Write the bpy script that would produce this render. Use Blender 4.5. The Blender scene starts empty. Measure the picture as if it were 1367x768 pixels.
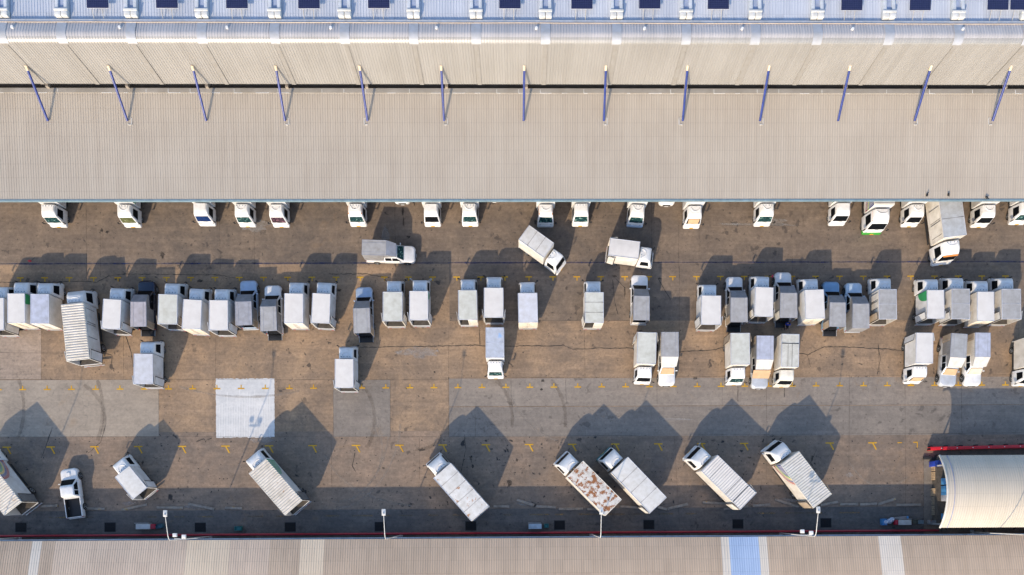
import bpy, bmesh, math, random
from mathutils import Vector, Matrix
random.seed(7)
C = bpy.context.scene.collection
scene = bpy.context.scene

# ------------------------------------------------------------------ camera
H = 75.9; F = 911.0; PX, PY = 705.0, 680.0
_t = math.radians(0.63); _a = 0.0056
_r = Vector((math.cos(_t), 0, math.sin(_t))); _u = Vector((0, 1, 0)); _b = Vector((-math.sin(_t), 0, math.cos(_t)))
R_ = _r*math.cos(_a) - _u*math.sin(_a); U_ = _u*math.cos(_a) + _r*math.sin(_a)
cam_d = bpy.data.cameras.new('camera'); cam = bpy.data.objects.new('camera', cam_d); C.objects.link(cam)
M = Matrix((R_, U_, _b)).transposed().to_4x4(); M.translation = (0, 0, H)
cam.matrix_world = M
cam_d.sensor_width = 36; cam_d.lens = F/1367*36
cam_d.shift_x = (683.5-PX)/1367; cam_d.shift_y = (PY-384)/1367
cam_d.clip_end = 2000
scene.camera = cam
def at(px, py, h=0.0):
    """photo pixel -> world point on the plane z = h"""
    d = R_*((px-PX)/F) + U_*((PY-py)/F) - _b
    k = (h-H)/d.z
    return Vector((d.x*k, d.y*k, h))

# ------------------------------------------------------------------ light
SH = Vector((0.74, 1.83, -1.0))                       # way the sunlight travels
elev = math.atan2(1.0, math.hypot(SH.x, SH.y)); az = math.atan2(-SH.x, -SH.y)
w = bpy.data.worlds.new('World'); scene.world = w; w.use_nodes = True
nt = w.node_tree
sky = nt.nodes.new('ShaderNodeTexSky'); sky.sky_type = 'NISHITA'; sky.sun_disc = False; sky.ozone_density = 2.0
sky.sun_elevation = elev; sky.sun_rotation = az % (2*math.pi)
nt.links.new(sky.outputs[0], nt.nodes['Background'].inputs[0]); nt.nodes['Background'].inputs[1].default_value = 0.15
sd = bpy.data.lights.new('sun', 'SUN'); sd.energy = 2.35; sd.angle = math.radians(0.6); sd.color = (1.0, 0.83, 0.61)
so = bpy.data.objects.new('sun', sd); C.objects.link(so)
so.rotation_euler = SH.to_track_quat('-Z', 'Y').to_euler(); so.location = (-40, -60, 60)
vs = scene.view_settings
vs.view_transform = 'Standard'; vs.look = 'None'; vs.exposure = 1.02; vs.gamma = 1; vs.use_curve_mapping = False

# ------------------------------------------------------------------ materials
MATS = {}
def pmat(name, col, rough=0.5, metal=0.0, var=0.1, scale=2.0, tint=None, spots=None, coat=0.0, spec=0.5):
    """painted / metal / fabric surface: base colour broken up by two noises, optional spots of another colour"""
    if name in MATS: return MATS[name]
    m = bpy.data.materials.new(name); m.use_nodes = True; n = m.node_tree.nodes; l = m.node_tree.links
    b = n['Principled BSDF']; b.inputs['Roughness'].default_value = rough; b.inputs['Metallic'].default_value = metal
    b.inputs['Specular IOR Level'].default_value = spec
    if coat: b.inputs['Coat Weight'].default_value = coat
    tc = n.new('ShaderNodeTexCoord'); oi = n.new('ShaderNodeObjectInfo')
    ad = n.new('ShaderNodeVectorMath'); ad.operation = 'MULTIPLY_ADD'
    cx = n.new('ShaderNodeCombineXYZ')
    for i in range(3): l.new(oi.outputs['Random'], cx.inputs[i])
    ad.inputs[1].default_value = (37, 53, 71)
    l.new(cx.outputs[0], ad.inputs[0]); l.new(tc.outputs['Object'], ad.inputs[2])
    n1 = n.new('ShaderNodeTexNoise'); n1.inputs['Scale'].default_value = scale; n1.inputs['Detail'].default_value = 6
    n1.inputs['Roughness'].default_value = 0.65
    l.new(ad.outputs[0], n1.inputs['Vector'])
    r = n.new('ShaderNodeValToRGB')
    t = tint or (0.92, 0.9, 0.85)
    r.color_ramp.elements[0].position = 0.3; r.color_ramp.elements[1].position = 0.65
    r.color_ramp.elements[0].color = (*[c*(1-var*1.6)*k for c, k in zip(col, t)], 1)
    r.color_ramp.elements[1].color = (*col, 1)
    l.new(n1.outputs['Fac'], r.inputs[0]); out = r.outputs[0]
    if spots:
        scol, thr, ssc = spots
        n2 = n.new('ShaderNodeTexNoise'); n2.inputs['Scale'].default_value = ssc; n2.inputs['Detail'].default_value = 8
        n2.inputs['Roughness'].default_value = 0.7
        l.new(ad.outputs[0], n2.inputs['Vector'])
        r2 = n.new('ShaderNodeValToRGB'); r2.color_ramp.elements[0].position = thr; r2.color_ramp.elements[1].position = thr+0.05
        l.new(n2.outputs['Fac'], r2.inputs[0])
        mx = n.new('ShaderNodeMixRGB'); l.new(r2.outputs[0], mx.inputs[0]); l.new(out, mx.inputs[1]); mx.inputs[2].default_value = (*scol, 1)
        out = mx.outputs[0]
    l.new(out, b.inputs['Base Color'])
    bp = n.new('ShaderNodeBump'); bp.inputs['Strength'].default_value = 0.12; bp.inputs['Distance'].default_value = 0.05
    l.new(n1.outputs['Fac'], bp.inputs['Height']); l.new(bp.outputs[0], b.inputs['Normal'])
    MATS[name] = m
    return m

def ground_mat(name, ca, cb, cc, blotch=0.0, rough=0.9, seed=0.0, alpha=None, fine=1.0):
    """worn concrete: broad tone drift, mid mottling, fine grain, dark oil blotches"""
    m = bpy.data.materials.new(name); m.use_nodes = True; n = m.node_tree.nodes; l = m.node_tree.links
    b = n['Principled BSDF']; b.inputs['Roughness'].default_value = rough; b.inputs['Specular IOR Level'].default_value = 0.25
    tc = n.new('ShaderNodeTexCoord'); mp = n.new('ShaderNodeMapping'); mp.inputs['Location'].default_value = (seed, seed*0.7, seed)
    l.new(tc.outputs['Object'], mp.inputs[0]); V = mp.outputs[0]
    def noise(sc, det=5, ro=0.6, dist=0.0, vec=None):
        x = n.new('ShaderNodeTexNoise'); x.inputs['Scale'].default_value = sc; x.inputs['Detail'].default_value = det
        x.inputs['Roughness'].default_value = ro; x.inputs['Distortion'].default_value = dist
        l.new(vec or V, x.inputs['Vector']); return x.outputs['Fac']
    def ramp(f, p0, p1, c0=(0, 0, 0), c1=(1, 1, 1)):
        x = n.new('ShaderNodeValToRGB'); x.color_ramp.elements[0].position = p0; x.color_ramp.elements[1].position = p1
        x.color_ramp.elements[0].color = (*c0, 1); x.color_ramp.elements[1].color = (*c1, 1); l.new(f, x.inputs[0]); return x.outputs[0]
    def mix(f, a, c, mode='MIX'):
        x = n.new('ShaderNodeMixRGB'); x.blend_type = mode
        if isinstance(f, float): x.inputs[0].default_value = f
        else: l.new(f, x.inputs[0])
        for s, v in ((1, a), (2, c)):
            if isinstance(v, tuple): x.inputs[s].default_value = (*v, 1)
            else: l.new(v, x.inputs[s])
        return x.outputs[0]
    big = noise(0.06, 4, 0.55); mid = noise(0.35, 8, 0.68, 0.6)
    col = mix(ramp(big, 0.38, 0.62), ca, cb)
    col = mix(ramp(mid, 0.42, 0.68), col, cc)
    # long drag streaks along and across the bays
    mp2 = n.new('ShaderNodeMapping'); mp2.inputs['Scale'].default_value = (0.12, 1.6, 1); l.new(V, mp2.inputs[0])
    st = ramp(noise(1.0, 6, 0.7, 0.3, mp2.outputs[0]), 0.45, 0.75, (0.8, 0.8, 0.8), (1.13, 1.11, 1.09))
    mul = n.new('ShaderNodeMixRGB'); mul.blend_type = 'MULTIPLY'; mul.inputs[0].default_value = 0.8*fine; l.new(col, mul.inputs[1]); l.new(st, mul.inputs[2]); col = mul.outputs[0]
    g = ramp(noise(3.2, 8, 0.72), 0.3, 0.75, (0.68, 0.68, 0.69), (1.28, 1.27, 1.25))
    mul = n.new('ShaderNodeMixRGB'); mul.blend_type = 'MULTIPLY'; mul.inputs[0].default_value = 0.85*fine; l.new(col, mul.inputs[1]); l.new(g, mul.inputs[2]); col = mul.outputs[0]
    if blotch:
        msk = mix(1.0, ramp(noise(1.15, 3, 0.5, 0.4), 0.635, 0.685), ramp(noise(0.11, 2, 0.5), 0.40, 0.55), 'MULTIPLY')
        msk = mix(1.0, msk, (blotch, blotch, blotch), 'MULTIPLY')
        col = mix(msk, col, (0.045, 0.04, 0.038))
        sp = mix(1.0, ramp(noise(3.6, 2, 0.4, 0.2), 0.70, 0.73), (blotch, blotch, blotch), 'MULTIPLY')
        col = mix(sp, col, (0.04, 0.036, 0.034))
        rs = mix(1.0, ramp(noise(0.28, 6, 0.7, 1.0), 0.62, 0.78), (0.5, 0.5, 0.5), 'MULTIPLY')
        col = mix(rs, col, (0.30, 0.19, 0.10))
        # hairline cracking
        vo = n.new('ShaderNodeTexVoronoi'); vo.feature = 'DISTANCE_TO_EDGE'; vo.inputs['Scale'].default_value = 0.14
        wv = n.new('ShaderNodeVectorMath'); wv.operation = 'MULTIPLY_ADD'
        nn = n.new('ShaderNodeTexNoise'); nn.inputs['Scale'].default_value = 0.8; nn.inputs['Detail'].default_value = 6; l.new(V, nn.inputs['Vector'])
        wv.inputs[1].default_value = (2.2, 2.2, 0); l.new(nn.outputs['Color'], wv.inputs[0]); l.new(V, wv.inputs[2]); l.new(wv.outputs[0], vo.inputs['Vector'])
        ck = mix(1.0, ramp(vo.outputs[0], 0.0, 0.006, (1, 1, 1), (0, 0, 0)), ramp(noise(0.07, 2), 0.5, 0.6), 'MULTIPLY')
        col = mix(mix(1.0, ck, (0.3, 0.3, 0.3), 'MULTIPLY'), col, (0.06, 0.055, 0.05))
    l.new(col, b.inputs['Base Color'])
    bp = n.new('ShaderNodeBump'); bp.inputs['Strength'].default_value = 0.25; bp.inputs['Distance'].default_value = 0.03
    l.new(noise(6, 8, 0.75), bp.inputs['Height']); l.new(bp.outputs[0], b.inputs['Normal'])
    if alpha is not None:
        a = ramp(noise(1.6, 6, 0.7), 0.3, 0.7, (alpha*0.15,)*3, (min(1, alpha*1.5),)*3)
        l.new(a, b.inputs['Alpha'])
    return m

WHITE = pmat('white_paint', (0.78, 0.77, 0.76), 0.35, var=0.05, coat=0.25)
CREAM = pmat('cream_paint', (0.74, 0.70, 0.62), 0.5, var=0.12, scale=1.5, spots=((0.5, 0.33, 0.2), 0.70, 2.5))
SILVER = pmat('silver_paint', (0.60, 0.62, 0.65), 0.3, 0.25, 0.05, coat=0.3)
BLUESIL = pmat('pale_blue_paint', (0.42, 0.52, 0.66), 0.3, 0.2, 0.05, coat=0.3)
NAVY = pmat('navy_paint', (0.012, 0.02, 0.045), 0.22, 0.2, 0.1, coat=0.6)
R_WHITE = pmat('roof_white', (0.71, 0.67, 0.62), 0.5, var=0.045, scale=1.2, tint=(0.95, 0.94, 0.93))
R_GREEN = pmat('roof_greenish_white', (0.62, 0.61, 0.54), 0.5, var=0.1, scale=1.4)
R_BLUE = pmat('roof_pale_blue', (0.50, 0.52, 0.61), 0.5, var=0.14, scale=1.4)
R_BLUE2 = pmat('roof_patchy_blue', (0.50, 0.53, 0.60), 0.5, var=0.1, spots=((0.30, 0.44, 0.66), 0.60, 0.8))
R_GREY = pmat('roof_grey', (0.40, 0.39, 0.385), 0.6, var=0.12, scale=1.6)
R_CREAM = pmat('roof_cream', (0.66, 0.61, 0.54), 0.55, var=0.12, scale=1.0, spots=((0.42, 0.27, 0.16), 0.63, 1.6))
R_PATCH = pmat('roof_worn_grey', (0.37, 0.37, 0.40), 0.6, var=0.15, spots=((0.12, 0.12, 0.13), 0.66, 5.0))
R_RUST = pmat('roof_rusted_white', (0.66, 0.62, 0.57), 0.6, var=0.12, scale=2.2, spots=((0.26, 0.10, 0.032), 0.50, 1.9))
R_RUST2 = pmat('roof_rusty_end', (0.68, 0.66, 0.63), 0.55, var=0.12, scale=1.6, spots=((0.40, 0.20, 0.09), 0.60, 1.1))
S_SIDE = pmat('box_side', (0.68, 0.67, 0.66), 0.5, var=0.14, scale=0.9)
S_CREAM = pmat('box_side_cream', (0.72, 0.67, 0.60), 0.55, var=0.15, scale=0.9, spots=((0.5, 0.36, 0.22), 0.68, 2.0))
S_GREY = pmat('canopy_grey', (0.27, 0.265, 0.27), 0.6, var=0.15)
S_WHITEP = pmat('canopy_front_white', (0.66, 0.63, 0.58), 0.6, var=0.12)
S_DOOR = pmat('door_rusty', (0.72, 0.64, 0.52), 0.55, var=0.15, spots=((0.5, 0.22, 0.08), 0.62, 2.5))
S_DARK = pmat('door_dark', (0.16, 0.16, 0.165), 0.6, var=0.2)
S_BROWN = pmat('door_tan', (0.42, 0.33, 0.24), 0.6, var=0.15)
TRIM = pmat('aluminium_trim', (0.62, 0.63, 0.68), 0.4, 0.3, 0.1)
INNER = pmat('box_interior', (0.10, 0.09, 0.08), 0.8, var=0.3)
WOOD = pmat('wooden_floor', (0.10, 0.085, 0.07), 0.8, var=0.3)
BLACK = pmat('black_plastic', (0.015, 0.015, 0.017), 0.6, var=0.2)
RUBBER = pmat('rubber', (0.012, 0.012, 0.012), 0.85, var=0.2)
RIM = pmat('wheel_rim', (0.42, 0.43, 0.45), 0.4, 0.6, 0.1)
CHASSIS = pmat('chassis_steel', (0.03, 0.03, 0.032), 0.7, var=0.3)
GLASS = pmat('dark_glass', (0.008, 0.010, 0.013), 0.35, var=0.3, spec=0.04)
GLASS_T = pmat('teal_glass', (0.015, 0.055, 0.06), 0.12, var=0.4, scale=4, spots=((0.22, 0.38, 0.33), 0.57, 5), spec=0.2)
GLASS_B = pmat('blue_screen', (0.008, 0.035, 0.14), 0.15, var=0.3, scale=4, spots=((0.45, 0.5, 0.55), 0.7, 4))
GLASS_R = pmat('cluttered_glass', (0.06, 0.04, 0.05), 0.1, var=0.3, spots=((0.35, 0.14, 0.2), 0.56, 6), spec=.2)
GLASS_Y = pmat('yellowish_glass', (0.13, 0.14, 0.06), 0.15, var=0.3, spots=((0.5, 0.5, 0.4), 0.6, 4))
CARD = pmat('cardboard', (0.58, 0.38, 0.22), 0.85, var=0.08)
CARDP = pmat('pale_card', (0.72, 0.60, 0.46), 0.85, var=0.08)
PLATE = pmat('number_plate', (0.65, 0.36, 0.03), 0.5, var=0.05)
ORANGE = pmat('orange_marker', (0.75, 0.26, 0.05), 0.5, var=0.1)
REDL = pmat('red_lens', (0.45, 0.02, 0.02), 0.3, var=0.1)
LENS = pmat('headlight_lens', (0.62, 0.64, 0.66), 0.15, var=0.05)
GREEN = pmat('green_livery', (0.03, 0.30, 0.11), 0.45, var=0.08)
GREENB = pmat('bright_green', (0.04, 0.34, 0.035), 0.45, var=0.08)
BLUEL = pmat('blue_livery', (0.012, 0.035, 0.22), 0.45, var=0.08)
REDLV = pmat('red_livery', (0.42, 0.04, 0.02), 0.45, var=0.08)
YELL = pmat('yellow_livery', (0.70, 0.48, 0.05), 0.45, var=0.08)
REDP = pmat('red_pipe_paint', (0.42, 0.012, 0.03), 0.4, var=0.15)
REDB = pmat('bright_red_paint', (0.62, 0.015, 0.025), 0.4, var=0.12)
TEAL = pmat('teal_plastic', (0.03, 0.20, 0.20), 0.5, var=0.15)
SKYB = pmat('pale_blue_plastic', (0.08, 0.30, 0.60), 0.5, var=0.15)
GALV = pmat('galvanised_steel', (0.55, 0.55, 0.55), 0.45, 0.3, 0.12)
POLEM = pmat('pole_paint', (0.66, 0.64, 0.61), 0.45, 0.1, 0.1)
STRUTB = pmat('strut_blue', (0.022, 0.045, 0.24), 0.4, var=0.25, scale=4)
STRUTC = pmat('strut_end_cream', (0.75, 0.60, 0.42), 0.5, var=0.15)

# ------------------------------------------------------------------ mesh helpers
def obj(name, bm, mat, parent=None, sharp=35, smooth=True, mesh=None):
    if mesh is None:
        bmesh.ops.recalc_face_normals(bm, faces=bm.faces[:])
        mesh = bpy.data.meshes.new(name); bm.to_mesh(mesh); bm.free()
        for mm in (mat if isinstance(mat, (list, tuple)) else [mat]): mesh.materials.append(mm)
        if smooth:
            for p in mesh.polygons: p.use_smooth = True
            mesh.set_sharp_from_angle(angle=math.radians(sharp))
    o = bpy.data.objects.new(name, mesh); C.objects.link(o)
    if parent: o.parent = parent
    return o
def tag(o, label, cat, group=None):
    o['label'] = label; o['category'] = cat
    if group: o['group'] = group
    return o
def struct(o): o['kind'] = 'structure'; return o
def thing(name, label, cat, loc=(0, 0, 0), rz=0.0, group=None):
    o = bpy.data.objects.new(name, None); C.objects.link(o); o.location = loc; o.rotation_euler = (0, 0, rz)
    o.empty_display_size = 0.3
    return tag(o, label, cat, group)
def box(bm, x0, x1, y0, y1, z0, z1, bev=0.0, mi=0):
    vs_ = [bm.verts.new((x, y, z)) for x in (x0, x1) for y in (y0, y1) for z in (z0, z1)]
    fs = [bm.faces.new([vs_[i] for i in q]) for q in ((0, 1, 3, 2), (4, 6, 7, 5), (0, 4, 5, 1), (2, 3, 7, 6), (0, 2, 6, 4), (1, 5, 7, 3))]
    for f in fs: f.material_index = mi
    if bev:
        es = list({e for f in fs for e in f.edges})
        bmesh.ops.bevel(bm, geom=es, offset=bev, segments=2, affect='EDGES', profile=0.5)
    return bm
def B(*a, **k): return box(bmesh.new(), *a, **k)
def plate(bm, pts, t=0.012, mi=0):
    """flat polygon given a thickness t on both sides"""
    pts = [Vector(p) for p in pts]; nrm = (pts[1]-pts[0]).cross(pts[2]-pts[0]).normalized()*t
    a = [bm.verts.new(p+nrm) for p in pts]; c = [bm.verts.new(p-nrm) for p in pts]
    fs = [bm.faces.new(a), bm.faces.new(c[::-1])]
    for i in range(len(pts)):
        j = (i+1) % len(pts); fs.append(bm.faces.new((a[j], a[i], c[i], c[j])))
    for f in fs: f.material_index = mi
    return bm
def tube(bm, pts, r, n=8, caps=True):
    pts = [Vector(p) for p in pts]; rs = r if isinstance(r, (list, tuple)) else [r]*len(pts); rings = []
    for i, p in enumerate(pts):
        d = (pts[min(i+1, len(pts)-1)]-pts[max(i-1, 0)]).normalized()
        s = Vector((0, 0, 1)) if abs(d.z) < 0.9 else Vector((1, 0, 0))
        u = d.cross(s).normalized(); v = d.cross(u)
        rings.append([bm.verts.new(p+(u*math.cos(2*math.pi*k/n)+v*math.sin(2*math.pi*k/n))*rs[i]) for k in range(n)])
    for a, c in zip(rings, rings[1:]):
        for k in range(n): bm.faces.new((a[k], a[(k+1) % n], c[(k+1) % n], c[k]))
    if caps: bm.faces.new(rings[0][::-1]); bm.faces.new(rings[-1])
    return bm
def rrect(yb, yf, hw, rf, rb, n=5):
    """rounded outline, counter-clockwise seen from above; y forward"""
    out = []
    for (cx, cy, r, a0) in ((hw-rf, yf-rf, rf, 0), (-hw+rf, yf-rf, rf, 90), (-hw+rb, yb+rb, rb, 180), (hw-rb, yb+rb, rb, 270)):
        for k in range(n+1):
            a = math.radians(a0+90*k/n); out.append((cx+r*math.cos(a), cy+r*math.sin(a)))
    return out
def loft(slices, n=5):
    """slices: (z, yb, yf, hw, rf, rb[, rise]) -> closed smooth body; rise lifts the rear of a slice"""
    bm = bmesh.new(); rings = []
    for s in slices:
        z, yb, yf, hw, rf, rb = s[:6]; rise = s[6] if len(s) > 6 else 0
        rings.append([bm.verts.new((x, y, z+rise*(yf-y))) for x, y in rrect(yb, yf, hw, rf, rb, n)])
    for a, c in zip(rings, rings[1:]):
        m = len(a)
        for k in range(m): bm.faces.new((a[k], a[(k+1) % m], c[(k+1) % m], c[k]))
    bm.faces.new(rings[0][::-1]); bm.faces.new(rings[-1])
    return bm
def ribbed_strip(x0, x1, pitch, path, rib=0.045, depth=0.03, mi=None):
    """trapezoid-ribbed metal sheet, ribs following path [(y,z),..]"""
    bm = bmesh.new(); n = int((x1-x0)/pitch+1e-3); prof = []
    for i in range(n):
        x = x0+i*pitch
        prof += [(x, 0), (x+pitch-rib*2, 0), (x+pitch-rib*1.5, depth), (x+pitch-rib*0.5, depth)]
    prof.append((x0+n*pitch, 0))
    rows = []
    for j, (y, z) in enumerate(path):
        a = path[max(j-1, 0)]; c = path[min(j+1, len(path)-1)]
        t = Vector((c[0]-a[0], c[1]-a[1])).normalized(); nx, nz = -t.y, t.x
        rows.append([bm.verts.new((px, y+nx*d, z+nz*d)) for px, d in prof])
    for a, c in zip(rows, rows[1:]):
        for k in range(len(a)-1): bm.faces.new((a[k], a[k+1], c[k+1], c[k]))
    return bm
def sheet(bm, pts, z, mi=0):
    f = bm.faces.new([bm.verts.new((p[0], p[1], z)) for p in pts]); f.material_index = mi
    return f
def ribbon(bm, pts, w_, z, jit=0.0):
    """thin strip on the ground along world points"""
    L, Rr = [], []
    for i, p in enumerate(pts):
        d = (Vector(pts[min(i+1, len(pts)-1)])-Vector(pts[max(i-1, 0)])); d.z = 0; d.normalize(); q = Vector((-d.y, d.x, 0))
        ww = w_*0.5*(1+random.uniform(-jit, jit)); p = Vector(p)
        a = p+q*ww; c = p-q*ww
        L.append(bm.verts.new((a.x, a.y, z))); Rr.append(bm.verts.new((c.x, c.y, z)))
    for i in range(len(pts)-1): bm.faces.new((L[i], Rr[i], Rr[i+1], L[i+1]))

# ------------------------------------------------------------------ the ground
G_BASE = ground_mat('yard_concrete', (0.335, 0.235, 0.155), (0.24, 0.177, 0.127), (0.44, 0.30, 0.185), blotch=0.75)
G_SLAB = ground_mat('pale_slab_concrete', (0.36, 0.30, 0.235), (0.31, 0.262, 0.212), (0.40, 0.335, 0.265), blotch=0.2, seed=31, fine=0.7)
G_GREY = ground_mat('grey_slab_concrete', (0.285, 0.240, 0.198), (0.25, 0.212, 0.178), (0.33, 0.28, 0.23), blotch=0.35, seed=57, fine=0.8)
G_DARK = ground_mat('dark_slab_concrete', (0.245, 0.210, 0.178), (0.215, 0.187, 0.160), (0.285, 0.245, 0.205), blotch=0.4, seed=77, fine=0.8)
G_ROUGH = ground_mat('brushed_slab_concrete', (0.36, 0.28, 0.215), (0.29, 0.235, 0.185), (0.42, 0.33, 0.26), blotch=0.3, seed=91)
G_WHITE = ground_mat('fresh_white_screed', (0.62, 0.61, 0.59), (0.56, 0.56, 0.55), (0.68, 0.66, 0.63), blotch=0.0, seed=13, fine=0.45)
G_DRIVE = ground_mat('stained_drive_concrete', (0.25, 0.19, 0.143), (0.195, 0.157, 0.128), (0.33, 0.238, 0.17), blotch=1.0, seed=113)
bm = bmesh.new(); sheet(bm, [(-400, -400), (400, -400), (400, 400), (-400, 400)], 0.0)
struct(obj('ground', bm, G_BASE))
def quad(x0, y0, x1, y1):
    xm = (max(x0, 0)+min(x1, 1367))/2; xm = min(xm, 800); ya, yb = at(xm, y1).y, at(xm, y0).y; ym = (y0+y1)/2; xa, xb = at(x0, ym).x, at(x1, ym).x
    return [Vector((xa, ya, 0)), Vector((xb, ya, 0)), Vector((xb, yb, 0)), Vector((xa, yb, 0))]
def slab(name, mat, rects, z=0.004):
    bm = bmesh.new()
    for r in rects: sheet(bm, quad(*r), z)
    return struct(obj(name, bm, mat))
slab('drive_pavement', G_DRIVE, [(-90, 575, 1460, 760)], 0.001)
slab('shed_shade_pavement', ground_mat('shed_shade_concrete', (0.150, 0.135, 0.122), (0.125, 0.115, 0.108), (0.19, 0.165, 0.145), blotch=0.6, seed=203), [(-90, 679.5, 1233, 760)], 0.007)  # darker paving by the shed, with the deeper shade near its wall coloured in
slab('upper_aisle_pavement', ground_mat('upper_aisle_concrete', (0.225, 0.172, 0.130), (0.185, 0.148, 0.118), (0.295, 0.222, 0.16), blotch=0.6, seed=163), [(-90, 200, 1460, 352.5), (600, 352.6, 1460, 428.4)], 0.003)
slab('pale_pavement_slab', G_SLAB, [(-90, 507.4, 212, 583)], 0.004)
slab('brushed_pavement_slab', G_ROUGH, [(-90, 440, 55, 506.6)], 0.004)
slab('dark_pavement_slab', G_DARK, [(445, 507.4, 521, 583)], 0.004)
slab('grey_pavement_slab', G_GREY, [(599.5, 505, 1460, 542.2)], 0.004)
slab('lower_grey_pavement_slab', G_DARK, [(599.5, 543, 1460, 582.6)], 0.004)
# white screed patch with ragged edges
bm = bmesh.new(); pts = []
c = [(288, 506), (366.3, 505.6), (366.6, 584), (288.8, 584.4)]
for i in range(4):
    a, b_ = c[i], c[(i+1) % 4]
    for k in range(40):
        t = k/40; jx = random.uniform(-.35, .35) if i % 2 else 0; jy = random.uniform(-.7, .7) if not i % 2 else 0
        pts.append(at(a[0]+(b_[0]-a[0])*t+jx, a[1]+(b_[1]-a[1])*t+jy))
sheet(bm, pts[::-1], 0.008); struct(obj('white_pavement_patch', bm, G_WHITE))
bm = bmesh.new()
for i in range(22):
    x = 293+i*3.35; p0 = at(x, 583); p1 = at(x+.3, random.uniform(515, 545))
    ribbon(bm, [p0.lerp(p1, t/5) for t in range(6)], 0.05, 0.010, 0.5)
struct(obj('screed_ridge_pavement_lines', bm, pmat('screed_ridge', (0.72, 0.71, 0.69), 0.9, var=0.05)))
# whitish worn smudges
WORN = ground_mat('worn_pale_pavement', (0.5, 0.47, 0.43), (0.45, 0.42, 0.4), (0.55, 0.52, 0.48), seed=5, alpha=0.35)
bm = bmesh.new()
for (x, y, rx, ry) in ((350, 588, 20, 4), (172, 672, 9, 3), (1134, 634, 4.5, 4.2), (1179, 628, 2.2, 2), (262, 676, 18, 3), (1010, 300, 60, 2), (1025, 297, 30, 6), (515, 320, 5, 20), (700, 672, 14, 3), (1048, 668, 16, 3), (900, 560, 26, 2), (560, 470, 30, 8), (340, 300, 20, 10)):
    pts = []
    for k in range(18):
        a = 2*math.pi*k/18; q = random.uniform(0.6, 1.15); pts.append(at(x+rx*q*math.cos(a), y+ry*q*math.sin(a)))
    sheet(bm, pts[::-1], 0.012)
struct(obj('worn_pavement_patches', bm, WORN))
# slab joints
JOINT = ground_mat('joint_sealant', (0.085, 0.07, 0.06), (0.07, 0.06, 0.055), (0.10, 0.085, 0.07), seed=3, alpha=0.5)
bm = bmesh.new()
def jline(x0, y0, x1, y1, w_=0.035, n=14, j=0.12):
    ribbon(bm, [at(x0+(x1-x0)*k/n+random.uniform(-j, j), y0+(y1-y0)*k/n+random.uniform(-j, j)) for k in range(n+1)], w_, 0.016, 0.4)
for a in ((0, 507, 600, 507), (0, 583.2, 600, 583.4), (600, 505, 1367, 500.5), (600, 543, 1367, 540), (600, 583, 1367, 578), (55, 440, 55, 507),
          (212, 507, 212, 583), (363, 395, 365, 506), (521, 507, 521, 583), (445, 507, 445, 583), (599, 440, 599, 583), (634, 543, 635, 583), (288, 450, 288, 506),
          (870, 268, 870, 372), (907, 355, 907, 460), (906, 300, 906, 360), (600, 428.5, 870, 428), (600, 419, 820, 419.5), (1023, 505, 1023, 640), (1134, 500, 1133, 640), (1208, 500, 1209, 690),
          (964, 505, 964, 540), (877, 505, 877, 540), (682, 505, 683, 540), (755, 505, 756, 540), (1283, 500, 1284, 580), (640, 430, 640, 462), (900, 583, 907, 700), (115, 262, 116, 370), (134, 300, 134, 370), (293, 268, 294, 360), (527, 270, 528, 370), (934, 268, 933, 345),
          (952, 301, 1075, 302), (952, 288, 952, 302), (1072, 287, 1072, 302), (1058, 345, 1058, 372), (340, 300, 340, 360), (560, 583, 560, 640), (165, 440, 165, 507), (442, 583, 443, 650), (1172, 460, 1174, 500), (1120, 268, 1120, 340), (1233, 612, 1233, 703), (0, 471, 120, 472), (780, 430, 781, 505), (1360, 430, 1360, 500)):
    jline(*a)
struct(obj('pavement_joints', bm, JOINT))
# cracks
bm = bmesh.new()
def crack(pts, w_=0.05, dens=3.0, j=0.55):
    out = []
    for (x0, y0), (x1, y1) in zip(pts, pts[1:]):
        n = max(2, int(math.hypot(x1-x0, y1-y0)/dens))
        for k in range(n): out.append(at(x0+(x1-x0)*k/n+random.uniform(-j, j)*.4, y0+(y1-y0)*k/n+random.uniform(-j, j)))
    out.append(at(*pts[-1])); ribbon(bm, out, w_, 0.018, 0.6)
for a in ([(0, 377), (30, 377.5), (90, 376), (130, 376.5), (145, 369), (165, 366), (230, 366.5), (290, 367), (318, 372)],
          [(440, 366), (490, 366), (520, 371)], [(480, 464), (600, 462), (640, 461), (650, 463), (700, 462), (735, 462), (752, 461), (765, 467), (800, 465), (870, 465), (905, 470), (950, 468), (968, 463)],
          [(1060, 470), (1078, 474), (1100, 463), (1140, 464), (1180, 466), (1210, 469)], [(1078, 474), (1082, 490)], [(985, 516), (985, 536)], [(1047, 516), (1047, 530)],
          [(640, 440), (641, 461)], [(70, 570), (60, 600), (55, 612)], [(141, 567), (135, 590), (118, 605)], [(262, 590), (272, 586), (274, 589), (283, 585)],
          [(818, 374), (820, 400), (825, 420)], [(822, 372), (835, 385)], [(880, 375), (895, 400)], [(474, 605), (470, 622), (475, 630)], [(1172, 460), (1175, 480), (1171, 500)],
          [(620, 580), (622, 600), (612, 645)], [(165, 440), (175, 470), (178, 490)], [(141, 472), (150, 475), (149, 486)], [(1090, 600), (1082, 618), (1088, 628)]):
    crack(a)
struct(obj('pavement_cracks', bm, pmat('crack_dark', (0.035, 0.032, 0.03), 0.95, var=0.2)))
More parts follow.
